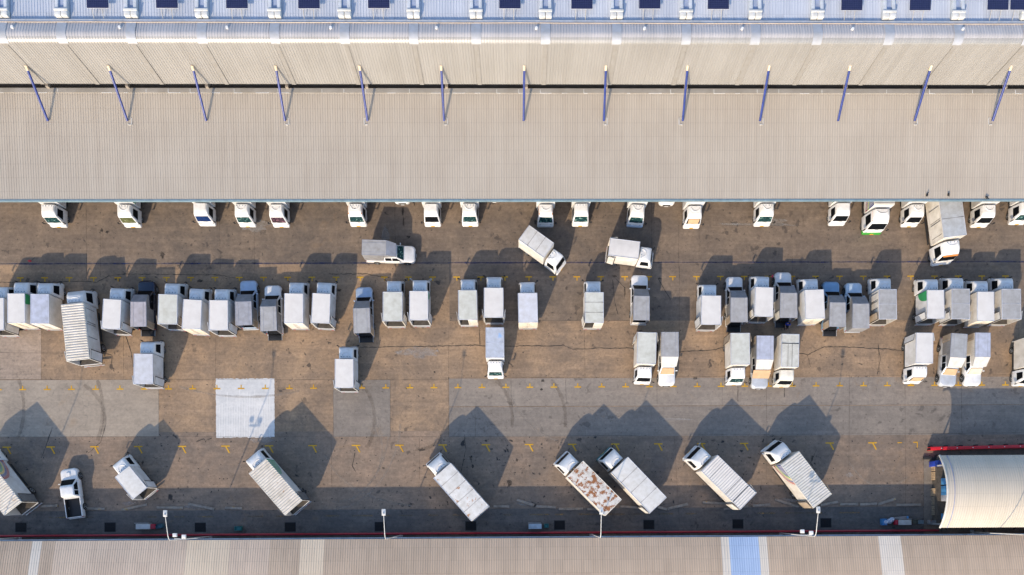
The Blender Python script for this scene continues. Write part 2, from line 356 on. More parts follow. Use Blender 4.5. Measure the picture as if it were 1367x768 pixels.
# tar runs and oil spills
bm = bmesh.new()
for (x, y, rx, ry) in ((267, 375, 5, 2), (1084, 612, 2, 5), (629, 612, 2.2, 6), (631, 622, 2, 3), (925, 611, 3, 2), (143, 310, 3, 2), (136, 308, 2, 3), (217, 340, 3.5, 5), (539, 296, 1.6, 9), (538, 282, 2, 6), (545, 316, 3, 2),
                       (553, 271, 2, 4), (1215, 265, 2, 4), (834, 391, 1, 10), (880, 372, 3, 2), (820, 369, 4, 2), (725, 508, 3, 2), (580, 497, 2, 1.4), (453, 388, 3, 2), (723, 520, 2, 2), (680, 645, 4, 8), (190, 618, 2, 3), (1001, 611, 3, 1.3), (756, 385, 2, 2.5), (938, 268, 2, 3),
                       (700, 590, 1.5, 1.5), (727, 625, 1.8, 1.5), (512, 625, 2, 1.5), (515, 648, 1.6, 1.4), (800, 600, 1.6, 1.2), (746, 598, 1.3, 2), (928, 505, 3, 2), (715, 296, 2.5, 2), (1006, 620, 1.5, 1.5), (690, 614, 2, 2.5), (657, 600, 1.3, 1.6), (1293, 588, 3, 1.4)):
    pts = []
    for k in range(14):
        a = 2*math.pi*k/14; q = random.uniform(0.45, 1.2); pts.append(at(x+rx*q*math.cos(a), y+ry*q*math.sin(a)))
    sheet(bm, pts[::-1], 0.014)
struct(obj('oil_stained_ground', bm, ground_mat('oil_stain', (0.05, 0.045, 0.04), (0.05, 0.045, 0.04), (0.07, 0.06, 0.055), seed=8, alpha=0.7)))
# tyre tracks
bm = bmesh.new(); bm2 = bmesh.new()
def arc(cx, cy, rx, ry, a0, a1, n=24): return [at(cx+rx*math.cos(math.radians(a0+(a1-a0)*k/n)), cy+ry*math.sin(math.radians(a0+(a1-a0)*k/n))) for k in range(n+1)]
for a in ((0, 545, 32, 60, -40, 40), (110, 548, 27, 60, -42, 42), (62, 560, 78, 60, -50, 20), (560, 480, 60, 120, 60, 95), (640, 560, 44, 60, -60, 10), (715, 560, 40, 60, -60, 10), (470, 560, 30, 50, -60, 50)):
    ribbon(bm, arc(*a), 0.38, 0.020, 0.25)
for a in ((450, 560, 70, 110, 10, 95), (440, 555, 95, 125, 5, 85), (470, 600, 40, 55, -60, 60), (1180, 560, 60, 90, 60, 140), (560, 585, 130, 90, 95, 165), (330, 470, 140, 60, 60, 130), (760, 470, 90, 120, 100, 160)):
    ribbon(bm2, arc(*a), 0.22, 0.021, 0.3)
struct(obj('dark_tyre_track_pavement', bm, ground_mat('tyre_track_dark', (0.15, 0.11, 0.08), (0.12, 0.09, 0.07), (0.18, 0.14, 0.1), seed=9, alpha=0.22)))
struct(obj('pale_tyre_track_pavement', bm2, ground_mat('tyre_track_pale', (0.40, 0.34, 0.28), (0.4, 0.34, 0.28), (0.42, 0.36, 0.3), seed=19, alpha=0.3)))
# blue painted line in the upper aisle
bm = bmesh.new(); ribbon(bm, [at(-40+i*12, 352.6-i*12/1367*3.0+random.uniform(-.25, .25)) for i in range(122)], 0.11, 0.022, 0.6)
struct(obj('blue_road_line', bm, ground_mat('worn_blue_line', (0.03, 0.045, 0.16), (0.035, 0.05, 0.14), (0.06, 0.07, 0.13), seed=4, alpha=0.8)))
# parking ticks
bm = bmesh.new()
def rect(c, dx, dy, hx, hy, z=0.024, slant=0.0):
    x, y = c.x+dx, c.y+dy; sheet(bm, [(x-hx-slant, y-hy), (x+hx-slant, y-hy), (x+hx+slant, y+hy), (x-hx+slant, y+hy)], z)
a0, a1 = at(27.2, 371.2), at(1342, 368.7); b0, b1 = at(30.5, 520.3), at(1342, 514.2)
for i in range(-2, 44):
    p = a0.lerp(a1, i/41); rect(p, 0, 0, 0.37, 0.07); rect(p, 0.03, -0.245, 0.06, 0.17)
    p = b0.lerp(b1, i/41); rect(p, 0, 0, 0.37, 0.07); rect(p, 0.0, 0.245, 0.06, 0.17)
c0, c1 = at(9.3, 597.2), at(1164.5, 591.3)
for i in range(-1, 21):
    if i == 18: continue
    p = c0.lerp(c1, i/20 if i < 20 else 1); rect(p, 0, 0, 0.47, 0.065)
    sheet(bm, [(p.x-0.02, p.y-0.07), (p.x+0.36, p.y-0.78), (p.x+0.50, p.y-0.74), (p.x+0.14, p.y-0.07)], 0.024)
p = at(1201, 591.2); rect(p, 0, 0, 0.25, 0.05); p = at(1222, 590.6); rect(p, 0, 0, 0.25, 0.055); rect(p, 0.2, -0.32, 0.05, 0.27)
yl = ground_mat('yellow_road_paint', (0.66, 0.36, 0.03), (0.60, 0.32, 0.03), (0.70, 0.42, 0.05), seed=21, alpha=None, fine=0.6)
struct(obj('yellow_road_markings', bm, yl))
bm = bmesh.new()
for i in range(34):
    x = 62+i*34+random.uniform(-6, 6); L = random.uniform(8, 28)
    if random.random() < .8: ribbon(bm, [at(x+L*k/4, 691.6-(x+L*k/4)*0.0062) for k in range(5)], 0.10, 0.024, 0.5)
struct(obj('faded_yellow_road_line', bm, ground_mat('faded_yellow_paint', (0.40, 0.24, 0.08), (0.36, 0.22, 0.09), (0.42, 0.27, 0.1), seed=23, alpha=0.5)))

# ------------------------------------------------------------------ top warehouse with its canopy
def ribmat(name, ca, cb, rough=0.5, metal=0.0, panels=7.0, streak=0.06):
    """sheet metal: each sheet a slightly different tone, weather streaks down the slope"""
    m = bpy.data.materials.new(name); m.use_nodes = True; n = m.node_tree.nodes; l = m.node_tree.links
    b = n['Principled BSDF']; b.inputs['Roughness'].default_value = rough; b.inputs['Metallic'].default_value = metal
    b.inputs['Specular IOR Level'].default_value = 0.9 if metal else 0.35
    tc = n.new('ShaderNodeTexCoord'); sp = n.new('ShaderNodeSeparateXYZ'); l.new(tc.outputs['Object'], sp.inputs[0])
    def math_(op, a, c=None):
        x = n.new('ShaderNodeMath'); x.operation = op
        for i, v in enumerate((a, c)):
            if v is None: continue
            if isinstance(v, (int, float)): x.inputs[i].default_value = v
            else: l.new(v, x.inputs[i])
        return x.outputs[0]
    cell = math_('FLOOR', math_('DIVIDE', sp.outputs[0], panels*0.107))
    cy = math_('FLOOR', math_('DIVIDE', sp.outputs[1], 1.35))
    cb_ = n.new('ShaderNodeCombineXYZ'); l.new(cell, cb_.inputs[0]); l.new(cy, cb_.inputs[1])
    wn = n.new('ShaderNodeTexWhiteNoise'); wn.noise_dimensions = '2D'; l.new(cb_.outputs[0], wn.inputs['Vector'])
    mp = n.new('ShaderNodeMapping'); mp.inputs['Scale'].default_value = (2.2, 0.10, 0.10); l.new(tc.outputs['Object'], mp.inputs[0])
    ns = n.new('ShaderNodeTexNoise'); ns.inputs['Scale'].default_value = 1.0; ns.inputs['Detail'].default_value = 6; l.new(mp.outputs[0], ns.inputs['Vector'])
    nb = n.new('ShaderNodeTexNoise'); nb.inputs['Scale'].default_value = 0.25; nb.inputs['Detail'].default_value = 5; l.new(tc.outputs['Object'], nb.inputs['Vector'])
    f = math_('ADD', math_('MULTIPLY', ns.outputs['Fac'], 0.5), math_('MULTIPLY', nb.outputs['Fac'], 0.5))
    f = math_('ADD', f, math_('MULTIPLY', math_('SUBTRACT', wn.outputs['Value'], 0.5), streak*2))
    r = n.new('ShaderNodeValToRGB'); r.color_ramp.elements[0].position = 0.38; r.color_ramp.elements[1].position = 0.62
    r.color_ramp.elements[0].color = (*ca, 1); r.color_ramp.elements[1].color = (*cb, 1); l.new(f, r.inputs[0])
    # sheet end laps: a slightly darker line every 1.35 m
    fr = math_('FRACT', math_('DIVIDE', sp.outputs[1], 1.35)); ln = math_('LESS_THAN', fr, 0.05)
    mx = n.new('ShaderNodeMixRGB'); mx.blend_type = 'MULTIPLY'; l.new(math_('MULTIPLY', ln, 0.35), mx.inputs[0]); l.new(r.outputs[0], mx.inputs[1]); mx.inputs[2].default_value = (0.75, 0.74, 0.74, 1)
    l.new(mx.outputs[0], b.inputs['Base Color'])
    return m
CLAD = ribmat('facade_cladding', (0.315, 0.30, 0.28), (0.36, 0.345, 0.325), 0.34, 0.25)
CANO = ribmat('canopy_sheeting', (0.405, 0.35, 0.285), (0.45, 0.395, 0.325), 0.55, streak=0.02)
ROOFB = ribmat('blue_roof_sheeting', (0.44, 0.47, 0.53), (0.52, 0.55, 0.61), 0.4)
wh = thing('warehouse', 'long warehouse along the top with cream ribbed facade and grey loading canopy', 'warehouse', (0, 42.5, 0))
def wp(o): o.location = o.location - Vector((0, 42.5, 0)); return o
X0, X1 = -66, 66
# path of the curved facade sheet (foot of facade -> rolled top -> fall to the gutter)
path = [(42.55, 7.6), (43.12, 12.45)]
for k in range(1, 9):
    a = math.radians(4+k*11.5); path.append((43.12+0.75*(1-math.cos(a)), 12.45+0.62*math.sin(a)))
path += [(44.95, 12.82)]
cl = wp(obj('facade_cladding', ribbed_strip(X0, X1, 0.26, path[:-4], 0.05, 0.028), CLAD, wh))
wp(obj('sky_tinted_parapet', ribbed_strip(X0, X1, 0.26, path[-5:], 0.05, 0.03), ribmat('parapet_sky_tint', (0.40, 0.385, 0.385), (0.47, 0.45, 0.45), 0.4), wh))  # upper part of the facade sheet; sky reflection put into its colour
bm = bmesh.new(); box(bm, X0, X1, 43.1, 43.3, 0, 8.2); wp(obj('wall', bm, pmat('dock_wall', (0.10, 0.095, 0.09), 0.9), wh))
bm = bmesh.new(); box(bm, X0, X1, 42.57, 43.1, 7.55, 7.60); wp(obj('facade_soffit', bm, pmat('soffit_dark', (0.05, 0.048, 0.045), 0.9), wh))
for i in range(13):
    x = at(90+i*100, 200, 6).x; wp(obj('loading_door', B(x-1.6, x+1.6, 43.02, 43.1, 1.0, 4.4), pmat('dock_door', (0.35, 0.36, 0.38), 0.6), wh))
bm = bmesh.new(); box(bm, X0, X1, 39.5, 43.0, 0, 1.0); wp(obj('loading_dock', bm, G_DARK, wh))
# parapet gutter, cream rail and blue roof behind it
wp(obj('gutter', B(X0, X1, 44.97, 45.20, 12.45, 12.86), pmat('gutter_grey', (0.42, 0.45, 0.50), 0.5), wh))
bm = tube(bmesh.new(), [(X0+i*4.4, 44.90+random.uniform(-.02, .02), 12.90) for i in range(31)], 0.035, 6); wp(obj('pipe', bm, pmat('cream_pipe', (0.62, 0.50, 0.38), 0.5), wh))
wp(obj('roof', ribbed_strip(X0, X1, 0.26, [(45.2, 12.60), (60, 13.0), (85, 13.7)], 0.05, 0.04), ROOFB, wh))
# rooflight ducts running back over the blue roof, each with a white end cap and a smooth strip down the facade
DUCT = pmat('duct_sheet', (0.50, 0.54, 0.60), 0.45, 0.1, 0.08); DUCTI = pmat('duct_channel', (0.35, 0.41, 0.55), 0.45, 0.0, 0.08)
for px in (-4+9, 84.6, 177, 271, 368, 461, 552.5, 635.7, 728, 822.7, 915, 1007, 1089.5, 1184.8, 1277, 1369):
    x = at(px, 22, 12.7).x
    bm = bmesh.new()
    for s in (-1, 1): box(bm, x+s*0.40-0.14, x+s*0.40+0.14, 45.9, 80, 12.6, 13.08, 0.02)
    d = wp(obj('roof_duct', bm, DUCT, wh))
    e = obj('channel', B(x-0.26, x+0.26, 45.9, 80, 12.6, 12.9), DUCTI, d)
    bm = bmesh.new()
    for s in (-1, 1): box(bm, x+s*0.30-0.28, x+s*0.30+0.28, 45.35, 45.95, 12.64, 13.12, 0.06)
    box(bm, x-0.62, x+0.62, 45.8, 46.02, 13.0, 13.16, 0.03)
    obj('end_cap', bm, pmat('white_cap', (0.66, 0.65, 0.62), 0.5), d)
    # smooth flashing strip following the facade
    bm = bmesh.new(); rows = []
    sub = [(42.52, 7.6)] + path[1:]
    for j, (y, z) in enumerate(sub):
        a = sub[max(j-1, 0)]; c = sub[min(j+1, len(sub)-1)]; t = Vector((c[0]-a[0], c[1]-a[1])).normalized()
        y2, z2 = y - t.y*0.055, z + t.x*0.055
        hw = 0.20 if j < 2 else 0.44
        rows.append([bm.verts.new((x-hw, y2, z2)), bm.verts.new((x+hw, y2, z2))])
    for i_, (a, c) in enumerate(zip(rows, rows[1:])): bm.faces.new((a[0], a[1], c[1], c[0])).material_index = 0 if i_ < 2 else 1
    wp(obj('flashing_strip', bm, [pmat('flashing_smooth', (0.27, 0.255, 0.238), 0.4, 0.0, 0.05), pmat('flashing_pale', (0.42, 0.43, 0.46), 0.35, 0.1, 0.05)], wh, sharp=60))
for px in (18, 161, 304, 442, 583, 716, 860, 990, 1137, 1284):   # small vent pipes on the parapet
    p = at(px, 38, 12.9); wp(obj('vent', tube(bmesh.new(), [(p.x, 44.3, 12.8), (p.x, 44.3, 13.15)], 0.13, 8), WHITE, wh))
# canopy: ribbed sheet sloping down to a blue gutter, columns below
yb, yf = 42.5, 31.62
cs = [(yf, 6.25), (yb-0.42, 6.88)]
can = wp(obj('canopy_roof', ribbed_strip(X0, X1, 0.25, cs, 0.05, 0.028), CANO, wh))
wp(obj('canopy_flashing', B(X0, X1, yb-0.44, yb+0.03, 6.84, 6.945), pmat('canopy_flash', (0.38, 0.345, 0.30), 0.55, 0, 0.1, 0.6), wh))
wp(obj('canopy_gutter', B(X0, X1, yf-0.16, yf+0.03, 6.02, 6.29, 0.02), pmat('gutter_blue', (0.18, 0.27, 0.33), 0.5, 0.0, 0.15), wh))
bm = bmesh.new()
for i in range(60):
    x = X0+i*2.2
    if random.random() < 0.55: box(bm, x, x+0.06, yb-0.42, yb-0.05, 6.946, 6.962)
    if random.random() < 0.5: y = yb-0.47; L = random.uniform(.3, 1.4); box(bm, x, x+L, y, y+0.045, 6.93, 6.955)
wp(obj('sealant_marks', bm, pmat('white_sealant', (0.72, 0.71, 0.69), 0.7, var=0.15), wh))
tops = [35, 145, 257, 368, 480, 589, 700, 809, 918, 1027, 1135, 1243, 1350, 1458, -75]
feet = [65, 171, 276, 381, 491, 593, 699, 806, 911, 1014, 1118, 1220, 1324, 1428, -41]
for k, (a, b_) in enumerate(zip(tops, feet)):
    pf = at(b_, 162.5, 6.72); pt = at(a, 89, 9.95)
    s = wp(obj('strut', tube(bmesh.new(), [pf+Vector((0, 0, .12)), pf.lerp(pt, .93)], 0.115, 10), STRUTB, wh))
    obj('strut_end', tube(bmesh.new(), [pf.lerp(pt, .93), pt+(pt-pf).normalized()*.1], 0.13, 8), STRUTC, s)
    bm = bmesh.new(); box(bm, pf.x-0.22, pf.x+0.22, pf.y-0.2, pf.y+0.2, 6.6, 6.70)
    if k % 4 == 2 and k > 0 or k == 0: pass
    else:
        s_ = 0.22 if k % 2 else -0.22
        for (dx0, dx1, dy0, dy1) in ((s_-.03, s_+.03, -.35, .38), (min(0, s_), max(0, s_), .32, .38), (min(0, s_), max(0, s_), -.35, -.29)):
            box(bm, pf.x+dx0*1.6, pf.x+dx1*1.6, pf.y+dy0, pf.y+dy1, 6.66, 6.76)
    obj('bracket', bm, pmat('white_bracket', (0.62, 0.60, 0.57), 0.6, var=0.1), s)
    xb = at(63+k*106.6, 116, 7.2).x if k < 14 else at(-44, 116, 7.2).x
    wp(obj('beam', B(xb-0.14, xb+0.14, 42.45, 43.1, 6.95, 7.3), pmat('beam_tan', (0.33, 0.28, 0.23), 0.7), wh))
    wp(obj('column', B(pf.x-0.15, pf.x+0.15, yf+8.0, yf+8.3, 0, 6.6), GALV, wh))
# solar panels on the blue roof
ordn = ['first', 'second', 'third', 'fourth', 'fifth', 'sixth', 'seventh', 'eighth', 'ninth', 'tenth', 'eleventh', 'twelfth', 'thirteenth']
SOL = bpy.data.materials.new('solar_cells'); SOL.use_nodes = True
n = SOL.node_tree.nodes; l = SOL.node_tree.links; b = n['Principled BSDF']; b.inputs['Roughness'].default_value = 0.3
tc = n.new('ShaderNodeTexCoord'); br = n.new('ShaderNodeTexBrick'); br.offset = 0; br.inputs['Scale'].default_value = 1
br.inputs['Color1'].default_value = (0.010, 0.013, 0.05, 1); br.inputs['Color2'].default_value = (0.013, 0.016, 0.06, 1); br.inputs['Mortar'].default_value = (0.06, 0.07, 0.14, 1)
br.inputs['Brick Width'].default_value = 0.166; br.inputs['Row Height'].default_value = 0.166; br.inputs['Mortar Size'].default_value = 0.006
l.new(tc.outputs['Object'], br.inputs['Vector']); l.new(br.outputs['Color'], b.inputs['Base Color'])
SPL = ['above the second blue strut from the left', 'between the second and third blue struts from the left', 'between the third and fourth blue struts from the left',
       'right of the fourth blue strut from the left', 'just right of the fifth blue strut from the left', 'just left of the seventh, middle blue strut', 'left of the eighth blue strut from the left',
       'midway between the eighth and ninth blue struts', 'between the ninth and tenth blue struts from the left', 'above the eleventh blue strut from the left', 'just left of the twelfth blue strut from the left', 'near the top right corner, left one of the touching pair', 'in the top right corner, right one of the touching pair']
for i, (px, yb_) in enumerate(((131.3, 12.2), (223.7, 12.2), (317, 12.6), (413, 12.8), (506, 12.4), (680.7, 12.8), (776.7, 13.3), (867, 13), (958.5, 13.6), (1136.3, 15.2), (1227.5, 15.2), (1331, 14.6), (1361.5, 14.6))):
    p0 = at(px, yb_, 13.05); hw = 1.0
    t = thing('solar_panel', 'solar panel '+SPL[i], 'solar panel', p0+Vector((0, 0, .1)), 0, 'solar panels on the blue roof')
    bm = bmesh.new(); plate(bm, [(-hw+.03, .03, .005), (hw-.03, .03, .005), (hw-.03, .97, .065), (-hw+.03, .97, .065)], 0.012); obj('cells', bm, SOL, t, smooth=False)
    bm = bmesh.new(); plate(bm, [(-hw, 0, -.03), (hw, 0, -.03), (hw, 1.0, .03), (-hw, 1.0, .03)], 0.02); obj('panel_frame', bm, TRIM, t)
    for s in (-.55, .35):
        bm = bmesh.new(); tube(bm, [(s, 1.0, 0), (s, 1.0, -.45)], .03, 6); tube(bm, [(s, .03, -.05), (s, -.9, -.42), (s, -.9, -.5)], .03, 6); obj('support_leg', bm, pmat('support_steel', (0.5, 0.46, 0.40), 0.5), t)
# birds on the canopy edge
for px, py, lb in ((1237.5, 260.5, 'left'), (1266, 260, 'middle'), (1317, 264, 'right')):
    p = at(px, py, 6.36); bm = loft([(0, -.13, .13, .07, .06, .06), (.08, -.17, .16, .10, .09, .08), (.16, -.14, .1, .06, .055, .05)], 3)
    bm2 = tube(bmesh.new(), [(0, .1, .12), (0, .2, .19), (0, .27, .17)], [.05, .05, .01], 6)
    o = obj('bird', bm, BLACK); o.location = p+Vector((0, 0, -.04)); o.rotation_euler = (0, 0, px); tag(o, 'small dark bird perched near the canopy edge, '+lb+' one of three', 'bird', 'birds on the canopy')
    h = obj('head', bm2, BLACK, o)

# ------------------------------------------------------------------ bottom shed
sh = thing('shed', 'long shed along the bottom edge with beige ribbed roof and paler sheets', 'shed', (0, -3, 0))
def sp_(o): o.location = o.location - Vector((0, -3, 0)); return o
SHED = ribmat('shed_sheeting', (0.49, 0.37, 0.265), (0.58, 0.44, 0.315), 0.6, streak=0.05)
SHEDL = ribmat('shed_sheeting_cream', (0.68, 0.54, 0.39), (0.76, 0.61, 0.44), 0.6, streak=0.05)
SHEDM = ribmat('shed_sheeting_beige', (0.59, 0.455, 0.34), (0.68, 0.53, 0.395), 0.6, streak=0.07)
SHEDW = ribmat('shed_sheeting_white', (0.70, 0.61, 0.50), (0.76, 0.67, 0.56), 0.6)
SHEDB = ribmat('shed_sheeting_blue', (0.40, 0.50, 0.66), (0.46, 0.56, 0.72), 0.6)
def shed_path(y0):
    pts = []; y, z = y0, 3.06
    for k in range(13):
        pts.append((y, z)); sl = math.radians(13.5-k*1.15); y -= 1.0*math.cos(sl); z += 1.0*math.sin(sl)
    return [(a, c) for a, c in reversed(pts)]
EY = -3.08
pth = shed_path(EY)
segs = [(-90, 43.6, SHED), (43.6, 56.5, SHEDW), (56.5, 74.5, SHED), (74.5, 165, SHEDM), (165, 250, SHEDM), (250, 308, SHEDL), (308, 361, SHEDM), (361, 401.5, SHED), (401.5, 433.5, SHEDL), (433.5, 962, SHED), (962, 972.7, SHEDW), (972.7, 1012, SHEDB),
        (1012, 1023, SHEDW), (1023, 1172, SHED), (1172, 1201.7, SHEDW), (1201.7, 1470, SHED)]
for a, b_, m in segs:
    xa, xb = at(a, 716, 3.06).x, at(b_, 716, 3.06).x; k = max(1, round((xb-xa)/0.25))
    sp_(obj('roof_sheet', ribbed_strip(xa, xb, (xb-xa)/k, pth, 0.045, 0.035), m, sh))
sp_(obj('gutter', B(X0, X1, EY+0.0, EY+0.17, 2.80, 3.0, 0.02), pmat('shed_gutter', (0.20, 0.26, 0.34), 0.5, 0, 0.2), sh))
sp_(obj('wall', B(X0, X1, -4.2, -4.0, 0, 3.0), pmat('shed_wall', (0.12, 0.12, 0.125), 0.8), sh))
# red pipe on short supports
y = lambda x: at(x, 710.3-(x-300)*0.0048, 0.5).y
rp = thing('fire_pipe', 'long dark red pipe running along the foot of the bottom shed', 'pipe', (0, -2.6, 0))
bm = tube(bmesh.new(), [(at(-60, 711.7, .5).x, -2.62, .5), (at(1253, 704.5, .5).x, -2.62, .5)], 0.125, 10); o = obj('pipe_run', bm, REDP, rp); o.location = (0, 2.6, 0)
for i in range(36):
    x = -60+i*3.0; o = obj('pipe_support', B(x-.06, x+.06, -2.72, -2.52, 0, .38), CHASSIS, rp); o.location = (0, 2.6, 0)

# lamp posts along the shed
def lamp(px, lab, flood):
    top = at(px, 718-(px-225)*0.0067, 9.0); top.y = -2.84
    t = thing('lamp_post', lab, 'lamp post', (top.x, top.y, 0), 0, 'lamp posts along the bottom shed')
    tube_ = bmesh.new(); tube(tube_, [(0, 0, 0), (0, 0, 5), (0, 0, 8.7)], [.07, .055, .042], 10); obj('pole', tube_, POLEM, t)
    d = at(px-8+(px-225)*0.0088, 684-(px-225)*0.0067, 9.7)-top; d.z = 0
    dx = 0.0
    obj('arm', tube(bmesh.new(), [(0, 0, 8.65), (dx*.1, .12, 8.95), (dx*.3, .45, 9.12), (dx, 2.45, 9.6)], [.042, .04, .04, .035], 8), POLEM, t)
    hd = obj('lamp_head', B(dx-.19, dx+.19, 2.3, 2.95, 9.52, 9.66, .05), pmat('lamp_casing', (0.68, 0.67, 0.65), 0.4), t)
    obj('photocell', B(dx-.07, dx+.07, 2.45, 2.6, 9.66, 9.74, .02), GALV, hd)
    obj('base_plate', B(-.2, .2, -.2, .2, 0, .04), GALV, t)
    if flood:
        for s, yy in ((-.45, .35), (.45, .2)):
            bm = bmesh.new(); box(bm, s-.2, s+.2, yy-.1, yy+.28, 6.75, 6.98, .04); f = obj('floodlight', bm, WHITE, t)
        obj('crossbar', B(-.6, .6, -.04, .10, 6.68, 6.74), GALV, t)
lamp(-64, 'grey street lamp post whose foot stands near the left edge of the bottom shed', False)
lamp(225, 'tall lamp post with two floodlights, leftmost of the four whose lamp heads show', True)
lamp(514, 'plain tall lamp post without floodlights, second lamp head from the left', False)
lamp(802, 'plain tall lamp post whose head reaches over the rusty roofed truck', False)
lamp(1089, 'tall lamp post with floodlights at the tail of the blue-striped truck', True)
lamp(1378, 'lamp post beside the white barrel roof in the bottom right corner', False)

# drain pits
for i, (px, py) in enumerate(((28, 704), (147, 703.8), (267.5, 704), (387.5, 703.6), (507.5, 703), (628.5, 702.2), (747, 701), (866.2, 700.4), (985, 699.5), (1102.5, 698))):
    p = at(px, py); t = thing('drain_cover', 'square black drain cover beside the red pipe, %s from the left' % ordn[i], 'drain cover', p, 0, 'black drain covers along the red pipe')
    obj('cover', B(-.56, .56, -.48, .46, 0.004, .03), pmat('black_rubber_mat', (0.006, 0.006, 0.008), 0.9, var=0.2), t)
    bm = bmesh.new()
    for k in range(6): box(bm, -.5, .5, -.42+k*.15, -.38+k*.15, .03, .042)
    obj('grate_bars', bm, pmat('grate_dark', (0.012, 0.012, 0.015), 0.8), t)
    bm = bmesh.new()
    for (a, c, d, e) in ((-.62, .62, -.54, -.485), (-.62, .62, .465, .52), (-.62, -.565, -.485, .465), (.565, .62, -.485, .465)): box(bm, a, c, d, e, 0.004, .022)
    obj('frame', bm, pmat('pit_frame', (0.03, 0.03, 0.034), 0.8), t)
# wheel stops
WS = pmat('wheel_stop_concrete', (0.34, 0.29, 0.24), 0.9, var=0.3, spots=((0.40, 0.25, 0.08), 0.60, 2.0))
stops = [(55, 676, 78, 675), (115, 679, 141, 679.5), (163, 681, 197, 673.5), (210, 677.5, 245, 678), (252, 673, 287, 680), (301, 678, 324, 679), (659, 676, 680, 676.5), (690, 667.5, 713, 675), (716, 676, 742, 677.5), (746, 679.8, 778, 679.2), (784, 679.6, 799, 679.8), (828, 676, 852, 677.5),
         (878, 677, 890, 680), (891, 679.5, 918, 673), (938, 670.6, 976, 672.2), (966, 679.5, 998, 676), (1005, 675.3, 1028, 673.6), (1034, 666.6, 1066, 676.5), (1095, 674.5, 1118, 670), (1121, 673.4, 1145, 673.2), (1147, 673.8, 1170, 672.4), (1171, 673.8, 1195, 666), (1196, 674.2, 1229, 674)]
wl = ['behind the striped truck at the bottom left', 'right of the plain white pickup', 'slanted, behind the small white truck at the bottom left', 'just above the leftmost lamp head', 'slanted, left of the green-cornered ribbed truck', 'short, left of the green-cornered ribbed truck',
      'at the tail of the truck with the rusty roof end', 'slanted, right of the truck with the rusty roof end', 'third to the right of the truck with the rusty roof end', 'just left of the rust covered truck', 'under the rust covered truck\'s tail', 'under the clean white truck right of the rusty one',
      'short slanted, right of the clean panel-roofed truck', 'tilted up to the right, beside a short one', 'long, left of the ribbed truck with seams', 'under the tail of the ribbed truck with seams', 'right of the ribbed truck with seams', 'slanted down, left of the blue-striped truck\'s tail',
      'right of the blue-striped truck\'s tail', 'first of three end to end, lower right', 'second of three end to end, lower right', 'tilted up at the right end of the lower right chain', 'rightmost, near the pallets']
for (x0, y0, x1, y1), lb in zip(stops, wl):
    a, b_ = at(x0, y0), at(x1, y1); L = (b_-a).length/2; m_ = (a+b_)/2
    bm = bmesh.new(); n_ = 8
    prof = [(-.16, 0), (-.11, .16), (.11, .16), (.16, 0)]; rings = []
    for k in range(n_+1): rings.append([bm.verts.new((-L+2*L*k/n_, yy+random.uniform(-.012, .012), zz+(random.uniform(-.012, .0) if zz else 0))) for yy, zz in prof])
    for r0, r1 in zip(rings, rings[1:]):
        for k in range(3): bm.faces.new((r0[k], r0[k+1], r1[k+1], r1[k]))
    bm.faces.new(rings[0]); bm.faces.new(rings[-1][::-1])
    o = obj('wheel_stop', bm, WS); o.location = (m_.x, m_.y, 0.004); o.rotation_euler = (0, 0, math.atan2(b_.y-a.y, b_.x-a.x))
    tag(o, 'weathered concrete wheel stop, '+lb, 'wheel stop', 'wheel stops along the bottom edge')

# ------------------------------------------------------------------ barrel roofed shelter, lower right
pad = bmesh.new(); sheet(pad, quad(1233.3, 613, 1254, 703), 0.008); struct(obj('loading_pavement', pad, G_DARK))
e0 = at(1254, 608, 4.15); e1 = at(1254.6, 704.6, 4.15); ap = at(1263.6, 653, 5.6)
bt = thing('barrel_shelter', 'open shelter with cream barrel-vaulted ribbed roof, lower right', 'shelter', (e0.x, e1.y, 0))
def bp_(o): o.location = o.location - Vector((e0.x, e1.y, 0)); return o
BAR = ribmat('barrel_sheeting', (0.50, 0.435, 0.345), (0.55, 0.48, 0.385), 0.6, streak=0.03)
yc = (e0.y+e1.y)/2; half = (e0.y-e1.y)/2; rise = 1.35; Rr = (half**2+rise**2)/(2*rise); th = math.asin(half/Rr)
arcp = [(yc-Rr*math.sin(th*(1-2*k/20)), 4.15+Rr*(math.cos(th*(1-2*k/20))-math.cos(th))) for k in range(21)]
bp_(obj('roof_cover', ribbed_strip(e0.x, e0.x+26, 0.25, arcp, 0.05, 0.015), BAR, bt))
bm = bmesh.new(); tube(bm, [(e0.x, a, c+.02) for a, c in arcp], .10, 8); bp_(obj('edge_rib', bm, pmat('edge_cream', (0.6, 0.57, 0.52), 0.5), bt))
bm = bmesh.new(); tube(bm, [(e0.x+.75, a, c+.05) for a, c in arcp], .03, 6); bp_(obj('seam_line', bm, pmat('seam_blue', (0.25, 0.30, 0.5), 0.6), bt))
for i in range(6):
    for yy in (e0.y-.9, e1.y+.3): bp_(obj('post', tube(bmesh.new(), [(e0.x+1.6+i*5, yy, 0), (e0.x+1.6+i*5, yy, 4.3)], .1, 8), GALV, bt))
x_ = at(1251, 650, 1.0).x+.35
bm = bmesh.new()
for k in range(46): box(bm, x_-.35, x_+24, e1.y+.7+k*.155, e1.y+.7+k*.155+.12, .95, 1.05)
box(bm, x_-.3, x_+24, e1.y+.75, e0.y-1.0, 0.01, .94)
bp_(obj('slatted_deck', bm, pmat('deck_grey', (0.13, 0.11, 0.09), 0.8, var=0.3), bt))
for (yy, c) in ((653, SKYB), (661, SKYB), (665, TRIM), (690, SKYB), (643, SKYB)):
    p = at(1256.5, yy, 1.05); o = bp_(obj('curtain_fold', B(p.x-.05, p.x+.25, p.y-.35, p.y+.35, 1.06, 3.2, .05), c, bt))
